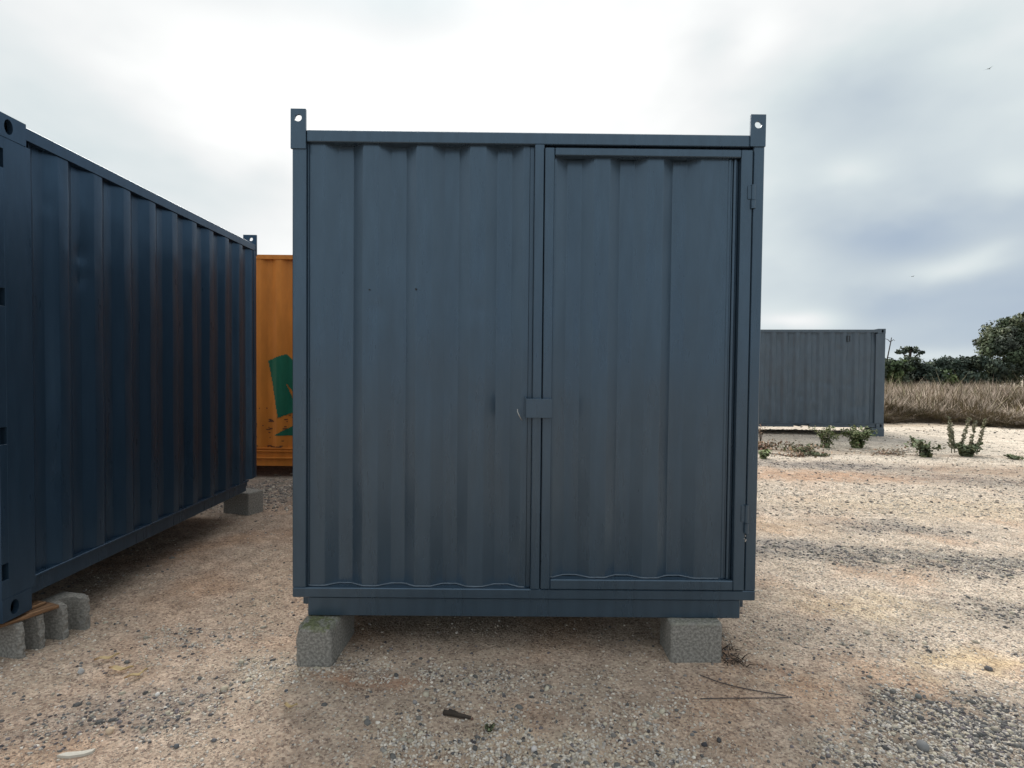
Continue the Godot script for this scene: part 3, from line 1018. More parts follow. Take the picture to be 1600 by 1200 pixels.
func front_container(m: Material, dark: Material, steel: Material) -> void:
	var o := thing("shipping_container", "slate blue container facing the camera with corrugated panel and padlock-box door", "container", Vector3(0.0765, 0.21, -2.97), deg_to_rad(0.35))
	var p := func(called: String, boxes: Array, bev := 0.004) -> void:
		for b in boxes:
			bar(called, Vector3(b[0], b[2], b[4]), Vector3(b[1], b[3], b[5]), bev, m, o)
	p.call("base_beam", [[-1.15, 1.153, 0.0, 0.1, -0.11, -0.016]])
	p.call("bottom_sill", [[-1.226, 1.226, 0.103, 0.155, -0.11, 0.0]])
	p.call("corner_post", [[-1.226, -1.155, 0.1555, 2.546, -0.1, 0.0]])
	p.call("corner_post", [[1.1695, 1.226, 0.1555, 2.546, -0.1, 0.0]])
	p.call("top_rail", [[-1.1545, 1.169, 2.488, 2.549, -0.1, -0.002]])
	p.call("center_post", [[0.031, 0.0805, 0.156, 2.4875, -0.06, 0.004]])
	part("lifting_lug", lug(-1.232, 2.449, -1.154, 2.652, 2.605), m, o)
	part("lifting_lug", lug(1.148, 2.488, 1.2265, 2.652, 2.599), m, o)
	# left corrugated wall
	var sh := {"period": 0.28, "flat": 0.082, "slope": 0.062, "phase": -1.105, "depth": 0.042, "wobble": 0.001, "seed": 5, "stepy": 0.03, "step": 0.05,
		"xf": Transform3D(Basis(), Vector3(0, 0, -0.026)),
		"dents": [[-0.83, 1.715, 0.03, 0.02, -0.004], [-0.80, 1.63, 0.05, 0.06, -0.004], [-0.26, 1.63, 0.035, 0.05, -0.008], [-0.25, 1.58, 0.02, 0.03, 0.005], [-0.5, 1.2, 0.09, 0.25, -0.004], [-0.35, 2.0, 0.12, 0.2, 0.004],
			[-0.72, 1.65, 0.02, 0.2, 0.003], [-0.1, 1.9, 0.06, 0.3, -0.005], [-0.95, 1.0, 0.1, 0.4, 0.003], [-0.6, 0.6, 0.2, 0.2, 0.003], [-0.15, 0.7, 0.12, 0.3, -0.003]]}
	var wall := part("corrugated_wall", sheet(-1.152, 0.006, 0.153, 2.49, sh), m, o)
	bar("wall_edge", Vector3(0.0065, 0.156, -0.075), Vector3(0.0305, 2.4872, -0.03), 0.002, m, o)
	bar("wall_edge", Vector3(-1.1545, 0.156, -0.075), Vector3(-1.148, 2.4872, -0.02), 0.002, m, o)
	# small dark dots on the wall, the lesser one marking a crease
	for q in [[-0.586, 1.735, 0.005, dark], [-0.83, 1.73, 0.0035, dark]]:
		var mb := MB.new()
		mb.tube([Vector3(q[0], q[1], -0.07), Vector3(q[0], q[1], -0.018)], q[2], q[2], 8)
		part("dark_dot", mb, q[3], wall)
	# door
	var dsh := {"period": 0.28, "margin_r": 0.085, "flat": 0.082, "slope": 0.062, "phase": 0.105, "depth": 0.041, "wobble": 0.001, "seed": 9, "stepy": 0.03, "step": 0.05,
		"xf": Transform3D(Basis(), Vector3(0, 0, -0.02)),
		"dents": [[0.4, 1.5, 0.06, 0.3, -0.004], [0.62, 1.3, 0.08, 0.2, 0.003], [0.75, 0.9, 0.08, 0.3, -0.004], [0.3, 0.8, 0.1, 0.4, 0.003], [0.9, 1.9, 0.05, 0.3, 0.005], [0.55, 2.1, 0.06, 0.15, 0.004]]}
	var door := part("door", sheet(0.13, 1.046, 0.205, 2.434, dsh), m, o)
	bar("door_frame", Vector3(0.0845, 0.159, -0.05), Vector3(0.134, 2.4705, 0.008), 0.004, m, door)
	bar("door_frame", Vector3(1.104, 0.159, -0.05), Vector3(1.163, 2.4705, 0.008), 0.004, m, door)
	bar("door_frame", Vector3(0.1345, 0.159, -0.05), Vector3(1.1035, 0.211, 0.0075), 0.004, m, door)
	bar("door_frame", Vector3(0.1345, 2.43, -0.05), Vector3(1.1035, 2.4705, 0.0075), 0.004, m, door)
	bar("edge_moulding", Vector3(1.0465, 0.212, -0.075), Vector3(1.062, 2.4295, -0.016), 0.003, m, door)
	bar("edge_moulding", Vector3(1.0625, 0.212, -0.075), Vector3(1.074, 2.4295, -0.026), 0.002, m, door)
	bar("edge_moulding", Vector3(1.0745, 0.212, -0.075), Vector3(1.088, 2.4295, -0.014), 0.003, m, door)
	bar("edge_moulding", Vector3(1.0885, 0.212, -0.075), Vector3(1.1035, 2.4295, -0.03), 0.002, m, door)
	bar("door_jamb", Vector3(0.08, 0.156, -0.1), Vector3(0.1, 2.487, -0.061), 0.001, dark, o)
	bar("door_jamb", Vector3(1.13, 0.156, -0.1), Vector3(1.1685, 2.487, -0.056), 0.001, dark, o)
	bar("door_jamb", Vector3(0.1, 0.156, -0.1), Vector3(1.13, 0.19, -0.061), 0.001, dark, o)
	bar("door_jamb", Vector3(0.1, 2.45, -0.1), Vector3(1.13, 2.487, -0.061), 0.001, dark, o)
	for q in [[2.166, 2.288], [0.468, 0.618]]:
		var mb := MB.new()
		var hgt: float = q[1] - q[0]
		for k in 2:
			var y: float = q[0] + hgt * (0.0 if k == 0 else 0.36)
			var y2: float = q[0] + hgt * (0.34 if k == 0 else 1.0)
			mb.tube([Vector3(1.166, y, 0.012), Vector3(1.166, y2, 0.012)], 0.0125 - 0.0015 * k, 0.0125 - 0.0015 * k, 14)
		mb.box(Vector3(1.138, q[0] + hgt * 0.4, 0.006), Vector3(1.164, q[1] - 0.004, 0.013), 0.001)
		part("hinge", mb, m, door)
	# dusty weld beads at the sill, coloured paler for the light the ledge catches
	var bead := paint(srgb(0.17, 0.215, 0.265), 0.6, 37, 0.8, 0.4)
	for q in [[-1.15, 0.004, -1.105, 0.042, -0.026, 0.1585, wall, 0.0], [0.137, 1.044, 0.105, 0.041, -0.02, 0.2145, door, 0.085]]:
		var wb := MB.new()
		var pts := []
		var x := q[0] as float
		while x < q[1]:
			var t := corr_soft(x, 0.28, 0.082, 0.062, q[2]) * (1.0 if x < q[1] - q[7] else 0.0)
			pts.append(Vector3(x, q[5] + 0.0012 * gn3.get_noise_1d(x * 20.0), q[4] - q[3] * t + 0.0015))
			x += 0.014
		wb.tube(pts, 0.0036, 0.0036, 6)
		part("ledge_light_bead", wb, bead, q[6])
	for q in [[1.1645, 0.452, 0.008], [1.158, 0.437, 0.005], [1.167, 0.43, 0.01], [1.164, 0.424, 0.007]]:
		var pb := MB.new()
		pb.box(Vector3(q[0] - 0.0022, q[1] - q[2] * 0.5, 0.0), Vector3(q[0] + 0.0022, q[1] + q[2] * 0.5, 0.0088), 0.0005)
		part("paint_chip", pb, steel, door)
	# folded steel box that shields the padlock
	var lb := MB.new()
	var x0 := -0.004
	var x1 := 0.134
	var y0 := 1.068
	var y1 := 1.168
	lb.box(Vector3(x0, y0, 0.036), Vector3(x1, y1, 0.044), 0.0035)
	lb.box(Vector3(x0, y1 - 0.0055, 0.0085), Vector3(x1, y1 - 0.0005, 0.0355), 0.001)
	lb.box(Vector3(x1 - 0.0065, y0 + 0.001, 0.0085), Vector3(x1 - 0.0005, y1 - 0.006, 0.0355), 0.001)
	lb.box(Vector3(x0 + 0.001, y0 + 0.02, -0.024), Vector3(x0 + 0.007, y1 - 0.01, 0.0355), 0.001)
	lb.box(Vector3(x0 - 0.006, y0 - 0.004, -0.024), Vector3(x0 + 0.0005, y1 + 0.006, 0.03), 0.001)
	lb.box(Vector3(x0 + 0.01, y0 + 0.035, -0.03), Vector3(x1 - 0.02, y0 + 0.06, 0.03), 0.003)
	part("padlock_box", lb, m, door)
	var sw := MB.new()
	sw.tube([Vector3(-0.046, 1.108, -0.02), Vector3(-0.045, 1.095, -0.004), Vector3(-0.036, 1.075, 0.0), Vector3(-0.026, 1.058, -0.006), Vector3(-0.02, 1.05, -0.026)], 0.0028, 0.0022, 7)
	part("bare_metal_hook", sw, steel, wall)
	var ch := MB.new()
	ch.tube([Vector3(0.354, 1.238, -0.075), Vector3(0.354, 1.238, -0.0548)], 0.005, 0.004, 7)
	part("paint_chip", ch, steel, door)
	# the rest of the box behind this face
	for s in [-1.0, 1.0]:
		var t := Transform3D(Basis(Vector3.UP, PI / 2 * s), Vector3(s * 1.214, 0, -3.0 if s < 0 else 0.0))
		part("side_wall", sheet(0.1, 2.9, 0.15, 2.5, {"xf": t, "step": 0.023, "stepy": 0.2, "seed": 12, "phase": 0.14}), m, o)
		p.call("side_rail", [[s * 1.19 - 0.03, s * 1.19 + 0.03, 2.488, 2.546, -2.9, -0.101], [s * 1.18 - 0.03, s * 1.18 + 0.03, 0.02, 0.152, -2.9, -0.112]])
		p.call("corner_post", [[s * 1.18 - 0.045, s * 1.18 + 0.045, 0.0, 2.546, -3.0, -2.9]])
	part("end_wall", sheet(-1.14, 1.14, 0.15, 2.5, {"xf": Transform3D(Basis(Vector3.UP, PI), Vector3(0, 0, -2.97)), "step": 0.03, "stepy": 0.3}), m, o)
	p.call("end_rail", [[-1.13, 1.13, 2.488, 2.546, -3.0, -2.93], [-1.13, 1.13, 0.02, 0.155, -3.0, -2.93]])
	p.call("roof", [[-1.16, 1.16, 2.52, 2.54, -2.93, -0.1005]])
	p.call("floor", [[-1.15, 1.15, 0.1, 0.13, -2.93, -0.1105]])


func left_container(m: Material) -> void:
	# its long side runs away from the camera along the left of the yard
	var th := deg_to_rad(1.3)
	var d := Vector3(-sin(th), 0, -cos(th))
	var at := Vector3(-2.56, 0.222, -3.0) - d * 0.18
	var o := thing("shipping_container", "glossy dark navy container cut off by the left edge, its long corrugated side receding", "container", at, PI / 2 + th)
	var H := 2.562
	container(o, 3.0, 2.44, H, m, m, {"post": 0.208, "post_far": 0.06, "far_lugs": true, "rail_top": 0.066, "rail_drop": 0.014, "rail_bottom0": 0.062, "rail_bottom1": 0.172, "rail_set": 0.03,
		"slots": [[0.212, 0.297], [0.902, 0.99], [1.60, 1.69], [2.291, 2.386]],
		"sheet": {"phase": 0.165, "flat": 0.072, "slope": 0.068, "depth": 0.036, "wobble": 0.002, "seed": 15, "stepy": 0.03,
			"dents": [[0.62, 1.97, 0.03, 0.06, -0.008], [0.64, 1.9, 0.05, 0.05, 0.006], [0.62, 1.82, 0.02, 0.05, -0.008], [0.36, 2.2, 0.02, 0.05, -0.005], [0.35, 0.75, 0.06, 0.09, -0.003], [0.4, 0.72, 0.03, 0.05, 0.002], [0.45, 1.3, 0.06, 0.3, 0.004], [0.95, 1.5, 0.05, 0.25, -0.004], [1.2, 1.3, 0.05, 0.3, 0.004]]}})
	var mb := MB.new()
	mb.xf = Transform3D(Basis(Vector3.UP, PI / 2), Vector3(3.0, 0, 0.0))
	var hb := MB.new()
	hb.xf = Transform3D(Basis(Vector3.UP, PI / 2), Vector3(2.998, 0, 0.0))
	hb.plate(-0.004, 2.44, 0.13, 2.65, -0.008, 0.008, 0.05, 2.605, 0.0185, 0.0185)
	part("lifting_lug", hb, m, o)


func orange_container(m: Material, green: Material) -> void:
	var L := 6.06
	var o := thing("shipping_container", "rusty orange tall container with green lettering, behind the gap between the two blue ones", "container", Vector3(-5.2, 0.165, -7.75), 0.0)
	var H := 2.89
	var sh := {"phase": 0.06, "flat": 0.07, "slope": 0.07, "depth": 0.044, "seed": 25, "wobble": 0.003, "step": 0.04, "stepy": 0.1}
	container(o, L, 2.44, H, m, m, {"post": 0.16, "post_far": 0.16, "rail_top": 0.06, "rail_drop": 0.0, "rail_bottom0": 0.0, "rail_bottom1": 0.25, "rail_set": 0.02, "sheet": sh})
	bar("rail_flange", Vector3(0.18, 0.105, -0.03), Vector3(L - 0.18, 0.125, 0.012), 0.003, m, o)
	bar("rail_flange", Vector3(0.18, 0.2, -0.03), Vector3(L - 0.18, 0.215, 0.006), 0.003, m, o)
	# the letter, painted over the corrugations (x from the container's left end, y from its underside)
	var polys := [
		PackedVector2Array([Vector2(1.845, 1.453), Vector2(2.103, 1.543), Vector2(2.72, 0.93), Vector2(2.86, 1.5), Vector2(3.1, 1.58), Vector2(2.86, 0.55), Vector2(2.62, 0.47), Vector2(2.087, 1.149), Vector2(2.25, 0.765), Vector2(1.993, 0.665)]),
		PackedVector2Array([Vector2(1.93, 0.42), Vector2(2.18, 0.553), Vector2(2.5, 0.6), Vector2(2.6, 0.44), Vector2(2.2, 0.42)]),
	]
	var mb := MB.new()
	var st := 0.012
	for pl in polys:
		var lo: Vector2 = pl[0]
		var hi: Vector2 = pl[0]
		for q in pl:
			lo = lo.min(q); hi = hi.max(q)
		var x := lo.x
		while x < hi.x:
			var za := -0.044 * corr_soft(x, 0.278, 0.07, 0.07, 0.06) - 0.002
			var zb := -0.044 * corr_soft(x + st, 0.278, 0.07, 0.07, 0.06) - 0.002
			var y := lo.y
			while y < hi.y:
				if Geometry2D.is_point_in_polygon(Vector2(x + st / 2, y + st / 2), pl):
					mb.quad(Vector3(x, y, za), Vector3(x + st, y, zb), Vector3(x + st, y + st, zb), Vector3(x, y + st, za), Vector3(0, 0, 1))
				y += st
			x += st
	part("painted_letter", mb, green, o)
	var rn := FastNoiseLite.new()
	rn.seed = 40
	rn.frequency = 4.0
	rn.fractal_octaves = 4
	var rm := MB.new()
	for j in 40:
		var y := 0.255 + j * 0.014
		for i in 140:
			var x := 1.3 + i * 0.014
			var v := rn.get_noise_2d(x * 1.5, y * 3.2) + 0.22 * exp(-pow((y - 0.62) / 0.03, 2.0)) + 0.2 * exp(-pow((y - 0.5) / 0.02, 2.0)) + 0.25 * exp(-pow((y - 0.26) / 0.03, 2.0))
			if v > 0.5:
				var za := -0.044 * corr_soft(x, 0.278, 0.07, 0.07, 0.06) - 0.004
				var zb := -0.044 * corr_soft(x + 0.014, 0.278, 0.07, 0.07, 0.06) - 0.004
				rm.quad(Vector3(x, y, za), Vector3(x + 0.014, y, zb), Vector3(x + 0.014, y + 0.014, zb), Vector3(x, y + 0.014, za), Vector3(0, 0, 1))
	var rust := StandardMaterial3D.new()
	rust.albedo_color = srgb(0.12, 0.045, 0.02)
	rust.roughness = 0.9
	struct(part("rust_marks", rm, rust, o), "stuff")


func far_container(m: Material, dark: Material) -> void:
	var th := deg_to_rad(-2.8)
	# right end of its visible side stands at x 8.95
	var L := 6.06
	var right := Vector3(8.955, 0.2, -13.6)
	var along := Vector3(cos(th), 0, -sin(th))
	var o := thing("shipping_container", "plain grey container far off in the open yard at right", "container", right - along * L + Vector3(0, -0.04, 0), th)
	o.rotation.z = deg_to_rad(0.35)
	container(o, L, 2.44, 2.39, m, m, {"post": 0.17, "post_far": 0.22, "rail_top": 0.07, "rail_drop": 0.02, "rail_bottom0": 0.015, "rail_bottom1": 0.115, "rail_set": 0.02, "pockets": [[1.9, 2.26], [3.95, 4.31]],
		"sheet": {"phase": 0.11, "flat": 0.07, "slope": 0.06, "depth": 0.036, "seed": 35, "wobble": 0.007, "step": 0.04, "stepy": 0.06,
			"dents": [[3.4, 1.0, 0.2, 0.03, -0.02], [4.6, 1.1, 0.25, 0.03, -0.02], [5.2, 1.05, 0.2, 0.03, -0.02], [4.1, 0.75, 0.1, 0.05, -0.02], [5.0, 1.9, 0.08, 0.06, -0.02], [5.4, 0.5, 0.2, 0.1, -0.015], [3.6, 1.5, 0.15, 0.2, 0.015], [4.4, 0.6, 0.12, 0.08, 0.02]]}})
	for q in [[5.16, 5.17, 2.08, 2.22], [5.22, 5.23, 2.08, 2.22], [5.17, 5.22, 2.21, 2.22], [5.17, 5.22, 2.08, 2.09]]:
		bar("vent_frame", Vector3(q[0], q[2], -0.012), Vector3(q[1], q[3], 0.012), 0.002, dark, o)
	var ft := tag(part("support_block", rough_block(Vector3(-0.3, -0.03, -0.3), Vector3(0.0, 0.2, 0.0), 0.012, 5, 0.004), m, self), "grey block under the near right corner of the far grey container", "block")
	ft.position = Vector3(8.965, 0.0, -13.59)
	ft.rotation.y = th
	var bk := tag(part("support_block", rough_block(Vector3(0.0, -0.16, -0.3), Vector3(0.3, 0.165, 0.0), 0.012, 6, 0.004), m, self), "low grey block under the hidden left end of the far grey container", "block")
	bk.position = right - along * L + Vector3(0.02, 0.0, 0.02)
	bk.rotation.y = th
	bk.position.y = 0.0


func blocks(m: StandardMaterial3D, wood: Material) -> void:
	var moss := Color(0.6, 0.68, 0.42)
	var a := tag(part("concrete_block", rough_block(Vector3(-0.095, -0.02, -0.4), Vector3(0.095, 0.2, 0.0), 0.022, 3, 0.006, moss, [[Vector3(-0.09, 0.1, 0.2), 0.07, 0.03], [Vector3(0.09, 0.09, 0.19), 0.05, 0.018]]), m, self), "mossy rounded grey concrete block under the left end of the slate blue front", "block", "concrete blocks under the containers")
	a.position = Vector3(-1.0, 0.003, -2.85)
	a.rotation.y = deg_to_rad(-1.5)
	var b := tag(part("concrete_block", rough_block(Vector3(-0.135, -0.02, -0.22), Vector3(0.135, 0.206, 0.0), 0.009, 4, 0.004, Color(0.95, 0.97, 0.9)), m, self), "sharp-edged square grey concrete block under the right end of the slate blue front", "block", "concrete blocks under the containers")
	b.position = Vector3(0.98, 0.003, -2.93)
	var c := tag(part("concrete_block", rough_block(Vector3(-0.34, -0.02, -0.21), Vector3(0.0, 0.255, 0.0), 0.01, 7, 0.004), m, self), "pale concrete block under the far end of the navy container's long side", "block", "concrete blocks under the containers")
	c.position = Vector3(-2.7, 0.0, -5.79)
	c.rotation.y = deg_to_rad(-20)
	c.position.y = -0.03
	# hollow block broken open along one face
	var ol := PackedVector2Array([Vector2(-0.19, 0.0), Vector2(0.0, 0.0), Vector2(0.012, -0.012)])
	var ribs := [[-0.012, -0.03], [-0.115, -0.145], [-0.235, -0.262], [-0.36, -0.385]]
	for k in 3:
		var z0: float = ribs[k][1]
		var z1: float = ribs[k + 1][0]
		var tipl: float = [0.01, -0.006, 0.008][k]
		ol.append(Vector2(tipl, z0))
		for t in 9:
			var q := t / 8.0
			ol.append(Vector2(tipl - 0.012 - 0.1 * sin(q * PI) ** 0.55, lerpf(z0 - 0.006, z1 + 0.006, q)))
		ol.append(Vector2([-0.004, 0.004, 0.012][k], z1))
	ol.append(Vector2(0.012, -0.385))
	ol.append(Vector2(0.0, -0.4))
	ol.append(Vector2(-0.19, -0.4))
	var hb := tag(part("hollow_block", extruded(ol, -0.02, 0.186, 9, 0.006, -0.04), m, self), "broken grey hollow concrete block with open cells under the navy container's corner", "block", "concrete blocks under the containers")
	hb.position = Vector3(-2.545, 0.0, -2.895)
	hb.rotation.y = deg_to_rad(-12)
	var planks := [[Vector3(-2.62, 0.187, -2.9), 0.10, 0.019, 0.46, -22.0, 1.0, "pale splintered plank lying lowest on the hollow block"], [Vector3(-2.64, 0.2065, -2.93), 0.085, 0.0155, 0.36, -13.0, 1.5, "brown board pinched directly beneath the navy container's corner"]]
	for k in planks.size():
		var q = planks[k]
		var mb := MB.new()
		mb.box(Vector3(-q[1] * 0.5, 0, -q[3] * 0.5), Vector3(q[1] * 0.5, q[2], q[3] * 0.5), 0.003)
		if k == 0:
			mb.box(Vector3(-q[1] * 1.25, 0.0, -q[3] * 0.42), Vector3(-q[1] * 0.54, q[2] * 0.92, q[3] * 0.47), 0.003)
		var w := tag(part("wooden_plank", mb, wood, self), q[6], "plank", "wood packed under the navy container")
		w.position = q[0]
		w.rotation_degrees = Vector3(0, q[4], 0)


func field(leafm: Material) -> void:
	# one tuft of dry grass, copied over the field; nobody could count it
	var specs := [["dry_grass", "tall dry straw-coloured grass covering the field behind the yard", 29000, 1.0, [Color(0.36, 0.29, 0.235), Color(0.41, 0.34, 0.28), Color(0.29, 0.225, 0.18), Color(0.34, 0.27, 0.22), Color(0.23, 0.185, 0.15)]], ["dead_weeds", "darker greenish weed stalks standing among the dry grass", 6000, 1.5, [Color(0.24, 0.21, 0.13), Color(0.30, 0.24, 0.17), Color(0.19, 0.19, 0.11)]]]
	for s in specs:
		rng.seed = 300 + names.size()
		var mb := MB.new()
		for k in (34 if s[3] < 1.2 else 12):
			var a := rng.randf() * TAU
			var l := rng.randf_range(0.05, 0.95)
			var h := rng.randf_range(0.3, 1.0)
			var base := Vector3(rng.randf_range(-0.25, 0.25), -0.05, rng.randf_range(-0.25, 0.25))
			var tip := base + Vector3(cos(a) * l, h, sin(a) * l)
			var mid := base.lerp(tip, 0.55) + Vector3(0, 0.1, 0)
			var w := Vector3(-sin(a), 0, cos(a)) * 0.0045 * (1.0 if s[3] < 1.2 else 0.9)
			var n := Vector3(rng.randf_range(-0.3, 0.3), 1.0, rng.randf_range(-0.1, 0.5)).normalized()
			mb.tri_n(base - w, base + w, mid, n, n, n)
			mb.tri_n(mid - w * 1.4, mid + w * 1.4, tip, n, n, n)
			mb.tri_n(base + w, mid + w * 1.4, mid - w * 1.4, n, n, n)
		var cnt: int = s[2]
		var buf := PackedFloat32Array()
		buf.resize(cnt * 16)
		for i in cnt:
			var z := -18.7 - 20.0 * pow(rng.randf(), 1.5)
			var x := rng.randf_range(-3.0, 50.0)
			if i % 6 == 0:
				z = -18.4 - 2.0 * rng.randf()
			z += 1.8 * gn.get_noise_2d(x * 0.8, 3.0)
			var hh: float = (0.52 + 0.75 * gn.get_noise_2d(x * 1.4, z * 1.4) + rng.randf_range(-0.15, 0.25)) * s[3] * smoothstep(-17.4, -23.0, z + rng.randf_range(-0.8, 0.5)) * rng.randf_range(0.5, 1.15) + 0.12
			hh *= 1.25
			var b := Basis(Vector3.UP, rng.randf() * TAU).scaled_local(Vector3(1.4, hh, 1.4))
			var o := i * 16
			var y := ground_y(x, z)
			buf[o] = b.x.x; buf[o + 1] = b.y.x; buf[o + 2] = b.z.x; buf[o + 3] = x
			buf[o + 4] = b.x.y; buf[o + 5] = b.y.y; buf[o + 6] = b.z.y; buf[o + 7] = y
			buf[o + 8] = b.x.z; buf[o + 9] = b.y.z; buf[o + 10] = b.z.z; buf[o + 11] = z
			var pal: Array = s[4]
			var c: Color = pal[rng.randi() % pal.size()]
			var k := rng.randf_range(0.75, 1.2) * (1.0 + 0.9 * gn.get_noise_2d(x * 1.6 + 9.0, z * 1.6))
			buf[o + 12] = c.r * k; buf[o + 13] = c.g * k; buf[o + 14] = c.b * k; buf[o + 15] = 1.0
		var mm := MultiMesh.new()
		mm.transform_format = MultiMesh.TRANSFORM_3D
		mm.use_colors = true
		mm.mesh = mb.mesh()
		mm.instance_count = cnt
		mm.buffer = buf
		var o := MultiMeshInstance3D.new()
		o.name = numbered(s[0])
		o.multimesh = mm
		o.material_override = leafm
		add_child(o)
		tag(o, s[1], "grass")
		struct(o, "stuff")


func trees(leafm: Material, bark: Material) -> void:
	var g1 := [Color(0.098, 0.130, 0.081), Color(0.132, 0.168, 0.103), Color(0.078, 0.105, 0.076), Color(0.166, 0.189, 0.121), Color(0.110, 0.130, 0.107)]
	var g2 := [Color(0.110, 0.158, 0.081), Color(0.166, 0.220, 0.095), Color(0.088, 0.115, 0.081)]
	var g3 := [Color(0.088, 0.115, 0.095), Color(0.110, 0.137, 0.095), Color(0.066, 0.094, 0.076)]
	tree("broad_tree", "big round dark evergreen tree cut off by the right edge", Vector3(40.8, 0.0, -45), [[Vector3(0, 3.6, 0), 3.0, 0.9], [Vector3(-2.6, 2.6, 0.4), 2.2, 0.95], [Vector3(-2.2, 4.2, 0.2), 1.7, 0.8], [Vector3(2.6, 3.4, 0.5), 2.9, 0.9], [Vector3(-0.6, 5.2, 0.0), 1.6, 0.7], [Vector3(-3.6, 1.5, 0.8), 1.5, 0.9], [Vector3(1.6, 5.0, 0.3), 1.8, 0.7], [Vector3(-0.5, 1.6, 1.4), 2.3, 0.8], [Vector3(4.6, 2.6, 0), 2.6, 0.9]], 42000, 0.2, g1, 500, leafm, bark)
	tree("bush", "dark bush directly left of the big round tree", Vector3(33.2, -0.2, -43), [[Vector3(0, 1.6, 0), 1.7, 0.8], [Vector3(-0.9, 2.2, 0), 0.9, 0.8], [Vector3(1.4, 1.8, 0), 1.7, 0.8], [Vector3(-1.7, 1.1, 0.3), 1.3, 0.8], [Vector3(0.5, 0.8, 0.6), 1.6, 0.7], [Vector3(2.6, 1.7, 0), 1.7, 0.8]], 11000, 0.22, g3, 510, leafm, bark, "bush")
	tree("bush", "low bright green bush in the dip of the tree line", Vector3(30.6, -0.2, -42), [[Vector3(0, 1.2, 0), 1.3, 0.75], [Vector3(-1.3, 1.3, 0), 1.2, 0.7], [Vector3(1.2, 1.0, 0), 1.2, 0.8]], 7000, 0.2, g2, 520, leafm, bark, "bush")
	tree("bush", "mound-shaped dark bush under the thin umbrella tree", Vector3(28.4, -0.2, -41), [[Vector3(0, 1.6, 0), 1.6, 0.8], [Vector3(-0.9, 2.0, 0), 1.2, 0.7], [Vector3(1.2, 1.4, 0), 1.3, 0.8], [Vector3(0.2, 0.8, 0.5), 1.7, 0.7]], 8000, 0.21, g3, 530, leafm, bark, "bush")
	tree("bush", "yellow-green topped bush beside the far grey container's right edge", Vector3(25.8, -0.2, -40), [[Vector3(0, 1.7, 0), 1.6, 0.8], [Vector3(1.2, 1.8, 0), 1.2, 0.75], [Vector3(-1.4, 1.6, 0), 1.6, 0.8]], 8000, 0.21, g2, 540, leafm, bark, "bush")
	tree("umbrella_tree", "thin tree with a flat umbrella top above the bushes", Vector3(29.2, -0.2, -42), [[Vector3(0.3, 3.45, 0), 0.62, 0.3], [Vector3(-0.35, 3.3, 0), 0.4, 0.3], [Vector3(0.9, 3.25, 0.1), 0.35, 0.3], [Vector3(0.6, 2.75, 0), 0.35, 0.4]], 900, 0.17, g3, 550, leafm, bark)
	# bare thin tree
	var o := thing("bare_tree", "thin leafless tree beside the far grey container's right edge", "tree", Vector3(27.6, -0.2, -42), 0.0, "trees and bushes beyond the dry field")
	var mb := MB.new()
	mb.tube([Vector3(0, 0, 0), Vector3(0.05, 1.6, 0), Vector3(0.2, 2.9, 0), Vector3(0.4, 4.0, 0), Vector3(0.45, 4.35, 0)], 0.06, 0.025, 6)
	part("trunk", mb, bark, o)
	for q in [[Vector3(0.1, 2.4, 0), Vector3(-0.15, 3.4, 0), Vector3(-0.1, 5.0, 0)], [Vector3(0.4, 4.0, 0), Vector3(0.1, 4.2, 0.1), Vector3(-0.15, 4.3, 0)], [Vector3(0.2, 2.9, 0), Vector3(0.6, 2.8, 0), Vector3(0.8, 2.5, 0)], [Vector3(-0.1, 3.8, 0), Vector3(-0.4, 4.3, 0), Vector3(-0.45, 4.6, 0)], [Vector3(0.4, 4.05, 0), Vector3(0.6, 4.2, 0), Vector3(0.7, 4.1, 0)]]:
		var bb := MB.new()
		bb.tube(q, 0.03, 0.012, 5)
		part("branch", bb, bark, o)


